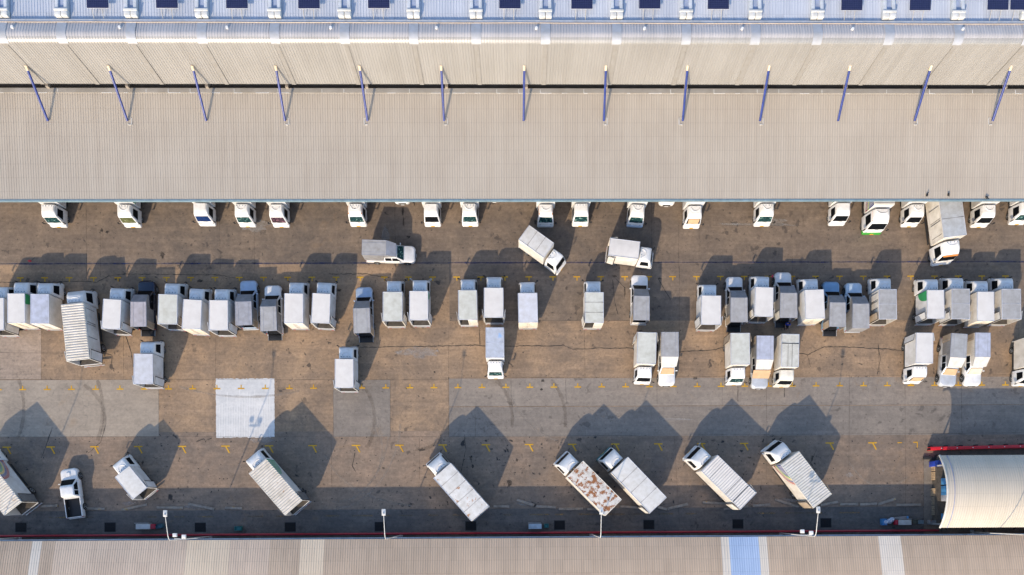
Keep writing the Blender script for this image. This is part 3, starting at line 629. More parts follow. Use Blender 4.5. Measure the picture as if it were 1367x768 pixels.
# red barrier
r0, r1 = at(1242.5, 598.3, .8), at(1400, 594.5, .8)
rb = thing('loading_barrier', 'bright red steel barrier standing beside the barrel-roofed shelter', 'barrier', r0)
d = (r1-r0); L = d.length; rb.rotation_euler = (0, 0, math.atan2(d.y, d.x))
rb.location = (r0.x, r0.y, 0)
bm = bmesh.new(); box(bm, 0, L, -.24, .12, .74, .86, .015); box(bm, 0.01, L, -.235, -.20, .02, .74); box(bm, .01, L, .06, .11, .1, .74); obj('beam', bm, REDB, rb)
for k in range(9): obj('bolt', tube(bmesh.new(), [(1.15+k*1.76, -.06, .86), (1.15+k*1.76, -.06, .90)], .05, 8), WHITE, rb)
for k in range(9): obj('foot', B(.2+k*1.7, .4+k*1.7, .12, .30, 0, .5), CHASSIS, rb)
dk = at(1233.5, 611.6, .25); o = obj('dark_bar', B(0, 1.9, -.14, .14, 0.01, .25, .02), pmat('bar_dark', (0.02, 0.02, 0.022), 0.7)); o.location = (dk.x, dk.y, 0)  # plain dark bar on the ground left of the shelter
tag(o, 'dark bar lying on the ground left of the shelter corner', 'beam')
# pallet stacks
def pallets(px, y0, y1, h, lab, m=None):
    a, b_ = at(px, y1, h), at(px, y0, h); L = b_.y-a.y
    t = thing('pallet_stack', lab, 'pallet stack', (a.x, a.y, 0), 0, 'wooden pallet stacks left of the shelter')
    n_ = int(h/.15)
    for k in range(n_):
        bm = bmesh.new(); z = k*.15
        for q in range(5): box(bm, -.17+random.uniform(-.01, .01), .15, L*q/5+.01, L*(q+1)/5-.015, z+.10, z+.135)
        for q in (0.05, .45, .85): box(bm, -.15, .14, L*q, L*q+.1, z, z+.10)
        obj('pallet', bm, m or pmat('pallet_wood', (0.58, 0.42, 0.26), 0.8, var=0.2, scale=4), t)
pallets(1249, 618, 629, 0.6, 'tan wooden pallet stack nearest the red barrier')
pallets(1249, 630, 641, 0.6, 'tan wooden pallet stack, second from the red barrier')
pallets(1248.3, 652, 662, 0.6, 'wooden pallet stack just below the gap between the stacks')
GWOOD = pmat('pallet_grey_wood', (0.38, 0.31, 0.22), 0.85, var=0.25, scale=4)
pallets(1248.3, 663, 674, .45, 'weathered pallet stack, second from the bottom of the column', GWOOD)
pallets(1248.3, 675, 688, .45, 'weathered pallet stack, lowest of the column', GWOOD)
p = at(1253, 619, 1.2); o = obj('blue_crate', B(-.35, .3, -.3, .3, 0, 1.2, .04), pmat('crate_blue', (0.02, 0.06, 0.42), 0.5)); o.location = (p.x, p.y, 0)
o2 = obj('crate_rim', B(-.40, .35, -.35, .35, 1.21, 1.27), BLUEL, o)
tag(o, 'bright blue crate beside the topmost pallet stack', 'crate')
# hand carts and crates by the red pipe
def cart(px, py, L, cover, red, lab):
    p = at(px, py, .8); t = thing('hand_cart', lab, 'hand cart', (p.x, p.y, 0), 0)
    obj('deck', B(-L/2, L/2, -.3, .3, .25, .33), CHASSIS, t)
    bm = bmesh.new(); n_ = int(L/.09)
    box(bm, -L/2, L/2-.02, -.28, .28, .33, .78, .02)
    for k in range(n_): box(bm, -L/2+k*.09+.01, -L/2+k*.09+.05, -.281, .281, .781, .80)
    obj('load_cover', bm, cover, t)
    if red: obj('end_board', B(*( (L/2+.01, L/2+.5) if red > 0 else (-L/2-.35, -L/2-.01)), -.26, .27, .3, .74, .03), REDP, t)
    obj('handle', tube(bmesh.new(), [(-L/2-.05, .35, .3), (-L/2-.05, .38, .95), (L/2-.1, .38, .95), (L/2-.1, .35, .3)], .025, 6), GALV, t)
    for sx in (-1, 1):
        for sy in (-1, 1): obj('wheel', tube(bmesh.new(), [(sx*L*.35, sy*.22, .12), (sx*L*.35, sy*.28, .12)], .12, 10), RUBBER, t)
def crate(px, py, sx, sy, h, m, lab, cat='crate', name='crate', rz=0.0):
    p = at(px, py, h); t = thing(name, lab, cat, (p.x, p.y, 0), rz)
    bm = bmesh.new()
    for (a, c, d, e) in ((-sx, sx, -sy, -sy+.04), (-sx, sx, sy-.04, sy), (-sx, -sx+.04, -sy+.04, sy-.04), (sx-.04, sx, -sy+.04, sy-.04)): box(bm, a, c, d, e, 0, h, .01)
    obj('body', bm, m, t); obj('bottom', B(-sx+.045, sx-.045, -sy+.045, sy-.045, .02, h*.75, .03), m, t)
cart(190.6, 703.2, 1.55, pmat('tarp_white', (0.66, 0.65, 0.64), 0.6), 1, 'white-covered hand cart with red end board by the red pipe, lower left')
crate(211.5, 702.6, .34, .24, .6, pmat('teal_box', (0.05, 0.13, 0.17), 0.5), 'dark teal box beside the white hand cart at the lower left', rz=.2)
crate(317, 705.6, .34, .24, .55, TEAL, 'teal green box standing alone against the red pipe')
cart(714.5, 702.9, 1.45, pmat('tarp_bluewhite', (0.55, 0.64, 0.72), 0.6), 0, 'pale blue-white covered hand cart with a teal crate to its right')
crate(729.6, 702, .24, .22, .5, TEAL, 'small teal crate right of the pale blue hand cart')
cart(1208.5, 697.6, 1.45, pmat('tarp_cream', (0.62, 0.60, 0.56), 0.6), -1, 'cream-covered hand cart with red end at the lower right')
crate(1181, 697, .28, .36, .5, SKYB, 'blue open bin at the left end of the lower right clutter')
for i, (px, py, s_, lb) in enumerate(((1184.5, 697.2, .27, 'left'), (1189, 696, .30, 'middle'), (1192.5, 694, .28, 'right'))):
    p = at(px, py, .6); bm = bmesh.new(); bmesh.ops.create_icosphere(bm, subdivisions=3, radius=s_)
    for v in bm.verts: v.co.z = v.co.z*.85+s_*.8; v.co *= 1+.06*math.sin(v.co.x*19+i)*math.cos(v.co.y*17)
    o = obj('sack', bm, pmat('sack_white', (0.50, 0.56, 0.68), 0.7, var=0.2), sharp=80); o.location = (p.x, p.y, .1)
    obj('tie_knot', tube(bmesh.new(), [(0, 0, s_*1.6), (0, 0, s_*1.9)], [.05, .08], 6), WHITE, o)
    tag(o, 'bulging white sack by the red pipe, %s one of three' % lb, 'sack', 'white sacks by the red pipe')
p = at(1202, 691.8, .3); o = obj('board', B(-.72, .72, -.16, .16, 0.01, .28, .02), pmat('board_grey', (0.30, 0.27, 0.26), 0.8, var=0.2)); o.location = (p.x, p.y, 0); o.rotation_euler = (0, 0, .09); tag(o, 'grey board lying behind the cream hand cart', 'board')
obj('edge_strip', B(.73, .95, -.14, .14, .01, .3, .03), SKYB, o)
crate(1222.3, 696.5, .30, .22, .5, pmat('crate_olive', (0.12, 0.12, 0.09), 0.7), 'dark olive crate touching the cream hand cart')
crate(1229.8, 697, .28, .22, .5, pmat('crate_grey', (0.22, 0.28, 0.31), 0.6), 'blue-grey crate right of the dark olive crate')
crate(1245.3, 697.3, .38, .24, .5, pmat('crate_mix', (0.30, 0.30, 0.30), 0.6, spots=((0.4, 0.12, 0.08), 0.6, 3)), 'grey crate close to the lower left corner of the shelter')
for px, py, m, lb in ((40, 348.4, pmat('rag_red', (0.5, 0.04, 0.05), 0.8), 'small red rag on the blue line at the upper left'), (1031.8, 369.5, pmat('rag_pink', (0.7, 0.05, 0.12), 0.8), 'small pink-red rag between a box truck and a pickup nose')):
    bm = bmesh.new(); pts = [(math.cos(a)*.22*random.uniform(.6, 1.2), math.sin(a)*.18*random.uniform(.6, 1.2)) for a in [k*math.pi/4 for k in range(8)]]
    tp = bm.verts.new((0, 0, .09)); vv = [bm.verts.new((x, y_, .0)) for x, y_ in pts]
    for k in range(8): bm.faces.new((tp, vv[k], vv[(k+1) % 8]))
    p = at(px, py); o = obj('rag', bm, m); o.location = (p.x, p.y, .026); tag(o, lb, 'rag')

# ------------------------------------------------------------------ vehicles
CACHE = {}
def cobj(key, name, make, mat, parent, **k):
    """object whose mesh is built once and shared"""
    if key in CACHE: return obj(name, None, None, parent, mesh=CACHE[key])
    o = obj(name, make(), mat, parent, **k); CACHE[key] = o.data; return o
def wheels(t, hw, ys, r=0.38, wd=0.22, tag_='s', dual=()):
    for y in ys:
        for s in (-1, 1):
            x = s*(hw-wd*0.5)
            def mk():
                bm = bmesh.new(); n = 20; prof = [(-wd/2, r*.62), (-wd/2, r*.90), (-wd/2+.03, r), (wd/2-.03, r), (wd/2, r*.90), (wd/2, r*.62)]
                rings = [[bm.verts.new((px, rr*math.cos(2*math.pi*k/n), rr*math.sin(2*math.pi*k/n))) for k in range(n)] for px, rr in prof]
                for a, c in zip(rings, rings[1:]):
                    for k in range(n): bm.faces.new((a[k], a[(k+1) % n], c[(k+1) % n], c[k]))
                bm.faces.new(rings[0]); bm.faces.new(rings[-1]); return bm
            w_ = cobj(('wheel', r, wd), 'wheel', mk, RUBBER, t); w_.location = (x, y, r)
            def mr():
                bm = bmesh.new(); n = 16
                for side in (-1, 1):
                    prof = [(wd/2+.002, r*.60), (wd/2+.015, r*.56), (wd/2-.03, r*.40), (wd/2-.02, r*.18), (wd/2+.02, r*.14)]
                    rings = [[bm.verts.new((side*px, rr*math.cos(2*math.pi*k/n), rr*math.sin(2*math.pi*k/n))) for k in range(n)] for px, rr in prof]
                    for a, c in zip(rings, rings[1:]):
                        for k in range(n): bm.faces.new((a[k], a[(k+1) % n], c[(k+1) % n], c[k]))
                    bm.faces.new(rings[-1])
                return bm
            cobj(('rim', r, wd), 'rim', mr, RIM, w_)
def livery(parent, kind, hw, L, z0, z1, side):
    """painted decoration lying on one side wall of the cargo box (box front at y=0)"""
    x = side*(hw+.006); Hh = z1-z0
    def band(r0, r1, mat, ly=1.9, n=14):
        bm = bmesh.new(); top = []
        for rr in (r0, r1): top.append([(x, -ly*rr*math.cos(math.pi/2*k/n), z1-.03-(Hh-.08)*rr*math.sin(math.pi/2*k/n)) for k in range(n+1)])
        va = [bm.verts.new(p) for p in top[0]]; vb = [bm.verts.new(p) for p in top[1]]
        for k in range(n):
            if r0 == 0: bm.faces.new((va[k], vb[k], vb[k+1])) if k == 0 else bm.faces.new((va[0], vb[k], vb[k+1]))
            else: bm.faces.new((va[k], vb[k], vb[k+1], va[k+1]))
        for v in list(bm.verts):
            if not v.link_faces: bm.verts.remove(v)
        obj('livery', bm, mat, parent, smooth=False)
    if kind == 'green': band(0, .55, GREEN, 1.5)
    if kind == 'greenL': band(0, .80, GREEN, 1.35)
    if kind == 'greenXL': band(0, .95, GREEN, 2.3)
    if kind == 'stripes':
        band(0.0, .50, BLUEL, 3.1); band(.505, .58, GREENB, 3.1); band(.585, .66, YELL, 3.1); band(.665, .75, BLUEL, 3.1); band(.755, .86, REDLV, 3.1)
def rear_doors(t, w_, Hd, L, z0, mode, dmat, big):
    """two rear doors: closed, half (one open), open (both folded back along the sides)"""
    hw = w_/2
    for s in (-1, 1):
        is_open = mode == 'open' or (mode == 'half' and s == -1)
        bm = bmesh.new(); dw = hw-.03
        if mode == 'none': continue
        if not is_open:
            box(bm, min(s*.01, s*(hw-.02)), max(s*.01, s*(hw-.02)), -L-.045, -L-.005, z0+.04, z0+Hd-.06, .01)
        else:
            xx = s*(hw+.065); tilt = .14*s
            a = [(xx, -L-.02), (xx+tilt, -L-.02+dw)]
            y0_, y1_ = -L-.02, -L-.02+dw*.92
            plate(bm, [(xx, y0_, z0+.06), (xx+tilt, y1_, z0+.06), (xx+tilt, y1_, z0+Hd-.06), (xx, y0_, z0+Hd-.06)], .018)
        d = obj('rear_door', bm, dmat, t)
        if is_open:
            g_ = bmesh.new()
            for (ya, yb_, za, zb_) in ((y0_, y0_+.08, z0+.06, z0+Hd-.06), (y1_-.08, y1_, z0+.06, z0+Hd-.06), (y0_, y1_, z0+Hd-.13, z0+Hd-.06), (y0_, y1_, z0+.06, z0+.14)):
                q_ = lambda y: xx+tilt*(y-y0_)/(y1_-y0_)+s*.022
                plate(g_, [(q_(ya), ya, za), (q_(yb_), yb_, za), (q_(yb_), yb_, zb_), (q_(ya), ya, zb_)], .006)
            obj('door_gasket', g_, CHASSIS, d, smooth=False)
        bm = bmesh.new()
        if not is_open:
            for zz in (.35, .75): tube(bm, [(s*.12, -L-.065, z0+.15), (s*.12, -L-.065, z0+Hd-.15)], .015, 6) if zz == .35 else box(bm, min(s*.09, s*.3), max(s*.09, s*.3), -L-.075, -L-.05, z0+Hd*.4, z0+Hd*.4+.04)
        else: tube(bm, [(xx+s*.045, y1_-.12, z0+.15), (xx+s*.045, y1_-.12, z0+Hd-.15)], .015, 6)
        obj('lock_bar', bm, GALV, d)
def cargo(t, w_, L, z0, z1, roof, rkind, smat, doors, dmat, big=False, sidedet=None):
    hw = w_/2; th_ = .04; bm = bmesh.new()
    box(bm, -hw, -hw+th_, -L, 0, z0, z1-.03); box(bm, hw-th_, hw, -L, 0, z0, z1-.03); box(bm, -hw+th_, hw-th_, -.04, 0, z0+.05, z1-.03)
    if rkind in ('ribbed', 'seamribs'):           # corrugated side walls
        k = 0; y = -L+.15
        while y < -.15:
            for s in (-1, 1): box(bm, min(s*hw, s*(hw+.02)), max(s*hw, s*(hw+.02)), y, y+.05, z0+.15, z1-.15)
            y += .16
    cb = obj('cargo_box', bm, smat, t, smooth=False)
    obj('box_floor', B(-hw+th_, hw-th_, -L, -.04, z0, z0+.05), WOOD, cb)
    obj('lining', B(-hw+th_+.001, hw-th_-.001, -.06, -.042, z0+.06, z1-.08), INNER, cb)
    # roof with its pattern
    bm = bmesh.new()
    if rkind in ('ribbed', 'seamribs'):
        pitch = (L-.06)/round((L-.06)/.275); n = round((L-.06)/.275); y = -L+.03
        rows = []
        for i in range(n):
            for dy, dz in ((0, -.02), (.085, -.02), (.125, .045), (.235, .045)): rows.append((y+i*pitch+dy, z1+dz))
        rows.append((-.03, z1))
        vv = [[bm.verts.new((-hw+.04, a, c)), bm.verts.new((hw-.04, a, c))] for a, c in rows]
        for a, c in zip(vv, vv[1:]): bm.faces.new((a[0], a[1], c[1], c[0]))
        rp_ = obj('roof_panel', bm, roof, t, smooth=False)
        if rkind == 'seamribs':
            bm = bmesh.new()
            for k in range(1, 5): box(bm, -hw+.05, hw-.05, -L*k/5-.02, -L*k/5+.02, z1-.01, z1+.042)
            obj('seam', bm, CHASSIS, rp_)
    else:
        # gently crowned sheet
        nx, ny = 6, 12; g = []
        for j in range(ny+1):
            y = -.03-(L-.06)*j/ny
            g.append([bm.verts.new((-hw+.03+(w_-.06)*i/nx, y, z1-.012+.03*(1-((i/nx-.5)*2)**2)+random.uniform(-.003, .003))) for i in range(nx+1)])
        for j in range(ny):
            for i in range(nx): bm.faces.new((g[j][i], g[j][i+1], g[j+1][i+1], g[j+1][i]))
        rp_ = obj('roof_panel', bm, roof, t, sharp=60)
        m_ = {'panel3': 3, 'panel4': 4, 'panel5': 5, 'panel2': 2}.get(rkind, 0)
        if m_:
            bm = bmesh.new()
            for k in range(1, m_): box(bm, -hw+.04, hw-.04, -L*k/m_-.014, -L*k/m_+.014, z1-.02, z1+.024)
            obj('seam', bm, pmat('seam_dark', (0.16, 0.13, 0.11), .7) if m_ > 2 else TRIM, rp_)
        if rkind == 'hatch':
            bm = bmesh.new(); box(bm, -hw+.04, hw-.04, -L*.72, -L*.70, z1-.02, z1+.035); box(bm, -.22*hw, -.19*hw, -L*.70, -.04, z1-.02, z1+.036); box(bm, .25*hw, .27*hw, -L*.70, -.04, z1-.02, z1+.036)
            obj('seam', bm, CHASSIS, rp_)
    bm = bmesh.new(); e = .05
    box(bm, -hw-.008, -hw+e, -L-.008, .008, z1-.07, z1+.012, .01); box(bm, hw-e, hw+.008, -L-.008, .008, z1-.07, z1+.012, .01)
    box(bm, -hw+e, hw-e, -L-.010, -L+e, z1-.071, z1+.014, .01); box(bm, -hw+e, hw-e, -e, .010, z1-.071, z1+.014, .01)
    obj('roof_rim', bm, TRIM if rkind not in ('ribbed', 'rust') else CREAM, cb)
    bm = bmesh.new()
    box(bm, -hw-.004, -hw+.05, -L-.012, -L+.03, z0-.02, z1-.075); box(bm, hw-.05, hw+.004, -L-.012, -L+.03, z0-.02, z1-.075); box(bm, -hw+.05, hw-.05, -L-.06, -L+.03, z0-.08, z0+.03)
    obj('door_frame', bm, smat, cb)
    if doors != 'none': rear_doors(t, w_, z1-z0, L, z0, doors, dmat, big)
    if sidedet == 'windows':                       # framed hatches on the sides
        for s in (-1, 1):
            for (ya, yb_) in ((-L*.08, -L*.33), (-L*.36, -L*.6)):
                bm = bmesh.new(); x = s*(hw+.036); plate(bm, [(x, ya, z0+.5), (x, yb_, z0+.5), (x, yb_, z1-.2), (x, ya, z1-.2)], .008)
                f = obj('side_hatch', bm, smat, t)
                bm = bmesh.new()
                for (y0_, y1_, za, zb) in ((ya, ya-.05, z0+.5, z1-.2), (yb_, yb_+.05, z0+.5, z1-.2)): plate(bm, [(x+s*.01, y0_, za), (x+s*.01, y1_, za), (x+s*.01, y1_, zb), (x+s*.01, y0_, zb)], .006)
                obj('hatch_frame', bm, CHASSIS, f)
    return cb
def cab_unit(t, body, glass, big, y0, opts):
    """forward-control lorry cab; its rear wall at y0"""
    Lc, hw, zt = (1.74, 1.06, 2.48) if big else (opts.get('Lc', 1.62), .90, 2.16)
    zb = 1.28 if big else 1.12; zw = zt-.12; sl = .30
    sc = (lambda z: (z-zb)/(zw-zb))
    key = ('cab', big, body.name, Lc)
    top = .68
    c = cobj(key, 'cab', lambda: loft([(.38, y0+.03, y0+Lc-.06, hw-.05, .14, .05), (.48, y0, y0+Lc+.03, hw, .16, .05), (.72, y0, y0+Lc+.04, hw, .17, .05), (zb, y0, y0+Lc, hw, .16, .05), (zb+.05, y0, y0+Lc-.04, hw-.015, .15, .05),
                                     (zw, y0+.04, y0+Lc-sl, hw-.12, .13, .07), (zw+.09, y0+.06, y0+Lc-sl-.05, hw-.14, .16, .1)] + ([(2.66, y0+.07, y0+Lc-sl-.28, hw-.18, .22, .1), (2.84, y0+.09, y0+Lc-sl-.52, hw-.27, .25, .12), (2.93, y0+.14, y0+Lc-sl-.74, hw-.42, .22, .14)] if big else [(2.27, y0+.07, y0+Lc-sl-.26, hw-.19, .2, .1), (2.36, y0+.12, y0+Lc-sl-.48, hw-.30, .2, .12)]), 5), body, t, sharp=28)
    # windscreen and side windows stand a hair proud of the shell
    def ws():
        za, zc = zb+.10, zw-.05; ya = y0+Lc-.04-(sl-.04)*sc(za)+.016; yc_ = y0+Lc-.04-(sl-.04)*sc(zc)+.016
        bm = bmesh.new(); plate(bm, [(-hw+.15, ya, za), (hw-.15, ya, za), (hw-.24, yc_, zc), (-hw+.24, yc_, zc)], .012); return bm
    wsn = cobj(('ws', big, glass.name, Lc), 'windshield', ws, glass, t, smooth=False)
    if opts.get('shade'):
        za, zc = zb+.12, zw-.07; ya = y0+Lc-.04-(sl-.04)*sc(za)+.038; yc_ = y0+Lc-.04-(sl-.04)*sc(zc)+.038; bm = bmesh.new()
        plate(bm, [(-hw+.34, ya, za), (hw-.34, ya, za), (hw-.30, yc_, zc), (-hw+.30, yc_, zc)], .006); obj('sunshade', bm, CARD, wsn, smooth=False)
    for s in (-1, 1):
        def sw(s=s):
            za, zc = zb+.08, zw-.08
            def X(z): return s*(hw-.015-(.105)*sc(z)+.012)
            bm = bmesh.new(); plate(bm, [(X(za), y0+.30, za), (X(za), y0+Lc-.34, za), (X(zc), y0+Lc-sl-.22, zc), (X(zc), y0+.33, zc)], .012); return bm
        cobj(('sw', big, s, Lc), 'side_window', sw, GLASS, t, smooth=False)
        def mir(s=s):
            bm = bmesh.new(); a = (s*(hw-.04), y0+Lc-.12, zb+.35)
            tube(bm, [a, (s*(hw+.22), y0+Lc+.06, zb+.42)], .022, 6); tube(bm, [(s*(hw-.02), y0+Lc-.1, zb-.05), (s*(hw+.22), y0+Lc+.06, zb+.05)], .022, 6)
            box(bm, s*(hw+.22)-.09, s*(hw+.22)+.09, y0+Lc+.03, y0+Lc+.09, zb, zb+.40, .02); return bm
        cobj(('mir', big, s, opts.get('mm', 0), Lc), 'mirror', mir, BLACK if not opts.get('mm') else GALV, t)
        def hl(s=s):
            return B(min(s*(hw-.42), s*(hw-.12)), max(s*(hw-.42), s*(hw-.12)), y0+Lc+.0, y0+Lc+.055, .74, .94, .015)
        cobj(('hl', big, s, Lc), 'headlight', hl, LENS, t)
    def bump(): 
        return loft([(.36, y0+Lc-.30, y0+Lc+.12, hw-.01, .14, .03), (.42, y0+Lc-.32, y0+Lc+.16, hw+.01, .16, .03), (.66, y0+Lc-.32, y0+Lc+.14, hw+.01, .16, .03), (.70, y0+Lc-.30, y0+Lc+.10, hw-.02, .14, .03)], 4)
    bmat = opts.get('bumper', body); bmp = cobj(('bump', big, bmat.name, Lc), 'bumper', bump, bmat, t)
    obj('license_plate', B(-.2, .2, y0+Lc+.15, y0+Lc+.185, .47, .65, .008), PLATE, bmp) if opts.get('plate', 1) else None
    def defl():
        n = 12; bm = bmesh.new(); zq = 2.935 if big else 2.365; pts = [(-(hw-.48)*math.cos(math.pi*k/n), y0+.30+(Lc-sl-.52-.40-(.22 if big else 0))*math.sin(math.pi*k/n), zq) for k in range(n+1)]
        tube(bm, pts, [.03]+[.05]*(n-1)+[.03], 6); return bm
    if opts.get('defl', 1): cobj(('defl', big, body.name, Lc), 'roof_deflector', defl, body, c, sharp=60)
    def clips():
        bm = bmesh.new(); 
        for k in range(4): xx = (-.52+k*.347)*(hw/.9); zq = 2.93 if big else 2.36; xx *= .88 if abs(xx) > .4 else 1; box(bm, xx-.024, xx+.024, y0+.20, y0+.30, zq-.08, zq+.035, .006)
        return bm
    if opts.get('clips', 1): cobj(('clips', big), 'marker_lamps', clips, pmat('marker_blue', (.08, .16, .24), .4), c)
    if opts.get('visor'):
        bm = bmesh.new(); zc = zw+.02; plate(bm, [(-hw+.22, y0+Lc-sl+.02, zc), (hw-.22, y0+Lc-sl+.02, zc), (hw-.26, y0+Lc-sl+.17, zc-.05), (-hw+.26, y0+Lc-sl+.17, zc-.05)], .01); obj('sun_visor', bm, opts['visor'], c, smooth=False)
    if opts.get('stripe'):
        for s in (-1, 1):
            bm = bmesh.new(); plate(bm, [(s*(hw-.24), y0+.16, zt+.12), (s*(hw-.24), y0+Lc-sl-.20, zt+.10), (s*(hw-.15), y0+Lc-sl-.16, zt+.01), (s*(hw-.15), y0+.16, zt+.02)], .012); obj('trim_stripe', bm, ORANGE, c, smooth=False)
    if opts.get('grey'):
        pass
    obj('wiper', tube(bmesh.new(), [(-.3, y0+Lc+.0, zb+.07), (.25, y0+Lc-.03, zb+.17)], .012, 4), BLACK, wsn)
    return Lc
def place(corners, h):
    a, b_, c, d = [at(x, y, h) for x, y in corners]
    f = (a+b_)/2; r = (c+d)/2; v = f-r
    wdt = ((a-b_).length+(c-d).length)/2
    # width measured square to the heading
    hdg = math.atan2(v.y, v.x); nrm = Vector((-math.sin(hdg), math.cos(hdg), 0))
    wdt = (abs((a-b_).dot(nrm))+abs((c-d).dot(nrm)))/2
    return f, hdg-math.pi/2, v.length, wdt
def truck(corners, h, label, big=False, roof=None, rkind='plain', side=None, doors='closed', dmat=None, group=None, liv=None, livside=None, glass=None, body=None, w=None, L=None, sidedet=None, **opts):
    f, rz, L_, w_ = place(corners, h); L = L or L_; w_ = w or max(1.75, min(w_, 2.45 if big else 2.12)); z0 = 1.12 if big else .84
    t = thing('box_truck', label, 'box truck', (f.x, f.y, .0), rz, group)
    body = body or WHITE; side = side or S_SIDE; dmat = dmat or side; roof = roof or R_WHITE
    gap = .14 if not big else .16
    Lc = cab_unit(t, body, glass or GLASS, big, gap, opts)
    cb = cargo(t, w_, L, z0, h, roof, rkind, side, doors, dmat, big, sidedet)
    bm = bmesh.new()
    for s in (-.38, .38): box(bm, s-.05, s+.05, -L+.1, Lc-.1, .55, z0-.005 if not big else z0-.02)
    for y in (-L+.3, -L*.5, -.3): box(bm, -.34, .34, y, y+.08, .56, .74)
    box(bm, -.8, -.45, -L*.55, -L*.3, .42, .76, .03); box(bm, .45, .8, -L*.5, -L*.28, .42, .76, .03)
    obj('chassis', bm, CHASSIS, t)
    bm = bmesh.new()
    pass
    for s in (-1, 1):
        bm = bmesh.new(); xa_, xb_ = sorted((s*(w_/2-.12), s*(w_/2-.07)))
        box(bm, xa_, xb_, -L*.58, -.35, .45, .55); box(bm, xa_, xb_, -L*.58, -.35, .62, .72); box(bm, xa_+.01, xb_-.01, -.6, -.5, .54, .63)
        obj('side_guard', bm, CHASSIS, t)
    tb = obj('tail_bar', B(-w_/2+.05, w_/2-.05, -L-.10, -L-.01, .46, .58, .015), opts.get('tail', GALV), t)
    for s in (-1, 1): obj('tail_light', B(min(s*.55, s*.8), max(s*.55, s*.8), -L-.125, -L-.101, .49, .56), REDL, tb)
    r = .46 if big else .37; hwc = 1.04 if big else .88
    wheels(t, hwc, [gap+Lc*.52], r, .24)
    wheels(t, w_/2-.03, [-L*.70] if not big else [-L*.70], r, .34 if not big else .42)
    if liv:
        livery(cb, liv, w_/2 if 1 else 0, L, z0, h, livside or 1)
    return t
def pickup_body(t, body, z_extra=0, glass=None, yn=2.85, yr=-2.45, covered=True, shade=None, scoop=False):
    hw = .92; cabr = -.55 if covered else -.35
    b = cobj(('pk', body.name, yn, yr, covered), 'body', lambda: loft([(.30, cabr, yn-.12, hw-.06, .42, .04), (.42, cabr, yn, hw-.01, .44, .04), (.66, cabr, yn+.02, hw, .44, .04), (.86, cabr, yn-.05, hw-.01, .42, .04, .03), (.93, cabr+.02, yn-.14, hw-.06, .38, .05, .05), (.965, cabr+.06, yn-.28, hw-.14, .34, .06, .055)], 7), body, t, sharp=50)
    yf = 1.70; ywt = .92
    cobj(('pkcab', body.name, covered), 'cab_roof', lambda: loft([(.95, cabr+.02, yf, hw-.05, .22, .06), (1.05, cabr+.02, yf-.06, hw-.06, .22, .06), (1.60, cabr+.10, ywt+.02, hw-.19, .16, .10), (1.69, cabr+.16, ywt-.10, hw-.25, .16, .12), (1.73, cabr+.3, ywt-.30, hw-.38, .14, .14)], 5), body, t, sharp=30)
    def ws():
        bm = bmesh.new(); f = lambda z: yf-.06-(yf-.06-ywt-.02)*(z-1.05)/.55+.02
        plate(bm, [(-hw+.16, f(1.09), 1.09), (hw-.16, f(1.09), 1.09), (hw-.28, f(1.57), 1.57), (-hw+.28, f(1.57), 1.57)], .012); return bm
    g = glass or GLASS
    w_ = cobj(('pkws', g.name), 'windshield', ws, g, t, smooth=False)
    if shade:
        f = lambda z: yf-.06-(yf-.06-ywt-.02)*(z-1.05)/.55+.045; bm = bmesh.new()
        if shade == 'out': plate(bm, [(-hw+.0, f(1.02)+.05, 1.10), (hw-.0, f(1.02)+.05, 1.10), (hw+.04, f(1.6), 1.66), (-hw-.04, f(1.6), 1.66)], .01)
        else: plate(bm, [(-hw+.20, f(1.10), 1.10), (hw-.20, f(1.10), 1.10), (hw-.29, f(1.55), 1.55), (-hw+.29, f(1.55), 1.55)], .008)
        obj('sunshade', bm, CARD if shade != 'pale' else CARDP, w_, smooth=False)
    for s in (-1, 1):
        def sw(s=s, a=0):
            X = lambda z: s*(hw-.06-.13*(z-1.05)/.55+.014); bm = bmesh.new()
            ya, yb_ = ((.42, 1.26) if a == 0 else (cabr+.2, .34))
            plate(bm, [(X(1.08), ya, 1.08), (X(1.08), yb_ if a else yb_+.08, 1.08), (X(1.54), yb_ if a else .92, 1.54), (X(1.54), ya+.03, 1.54)], .01); return bm
        cobj(('pksw', s, covered, 0), 'side_window', lambda: sw(), GLASS, t, smooth=False)
        if not covered or 1: cobj(('pksw', s, covered, 1), 'side_window', lambda: sw(a=1), GLASS, t, smooth=False)
        def mir(s=s):
            bm = bmesh.new(); box(bm, min(s*(hw-.02), s*(hw+.20)), max(s*(hw-.02), s*(hw+.20)), 1.18, 1.29, 1.02, 1.19, .03); return bm
        cobj(('pkm', s, body.name), 'mirror', mir, body, t)
        def hl(s=s): return loft([(.62, yn-.42, yn-.07, .15, .08, .05), (.80, yn-.50, yn-.12, .15, .08, .05)], 3)
        o = cobj(('pkhl', 0, yn), 'headlight', hl, LENS, t); o.location = (s*.63, .03, 0)
        def arch(s=s):
            bm = bmesh.new()
            tube(bm, [(s*(hw-.02), 1.95+.43*math.cos(math.pi*k/10), .40+.43*math.sin(math.pi*k/10)) for k in range(11)], .045, 6); return bm
        cobj(('arch', s), 'wheel_arch', arch, BLACK if body is not WHITE else body, t)
    obj('grille', B(-.42, .42, yn-.06, yn+.035, .52, .74, .02), BLACK, t)
    obj('license_plate', B(-.2, .2, yn+.03, yn+.05, .38, .5), WHITE, t)
    if scoop: obj('hood_scoop', loft([(.98, 2.0, 2.42, .24, .06, .05), (1.09, 2.03, 2.36, .19, .06, .05)], 3), body, b)
    # load bed: floor, sides, tailgate
    bm = bmesh.new()
    box(bm, -hw+.02, -hw+.12, yr, cabr-.02, .42, .98, .02); box(bm, hw-.12, hw-.02, yr, cabr-.02, .42, .98, .02); box(bm, -hw+.12, hw-.12, cabr-.10, cabr-.02, .5, .97)
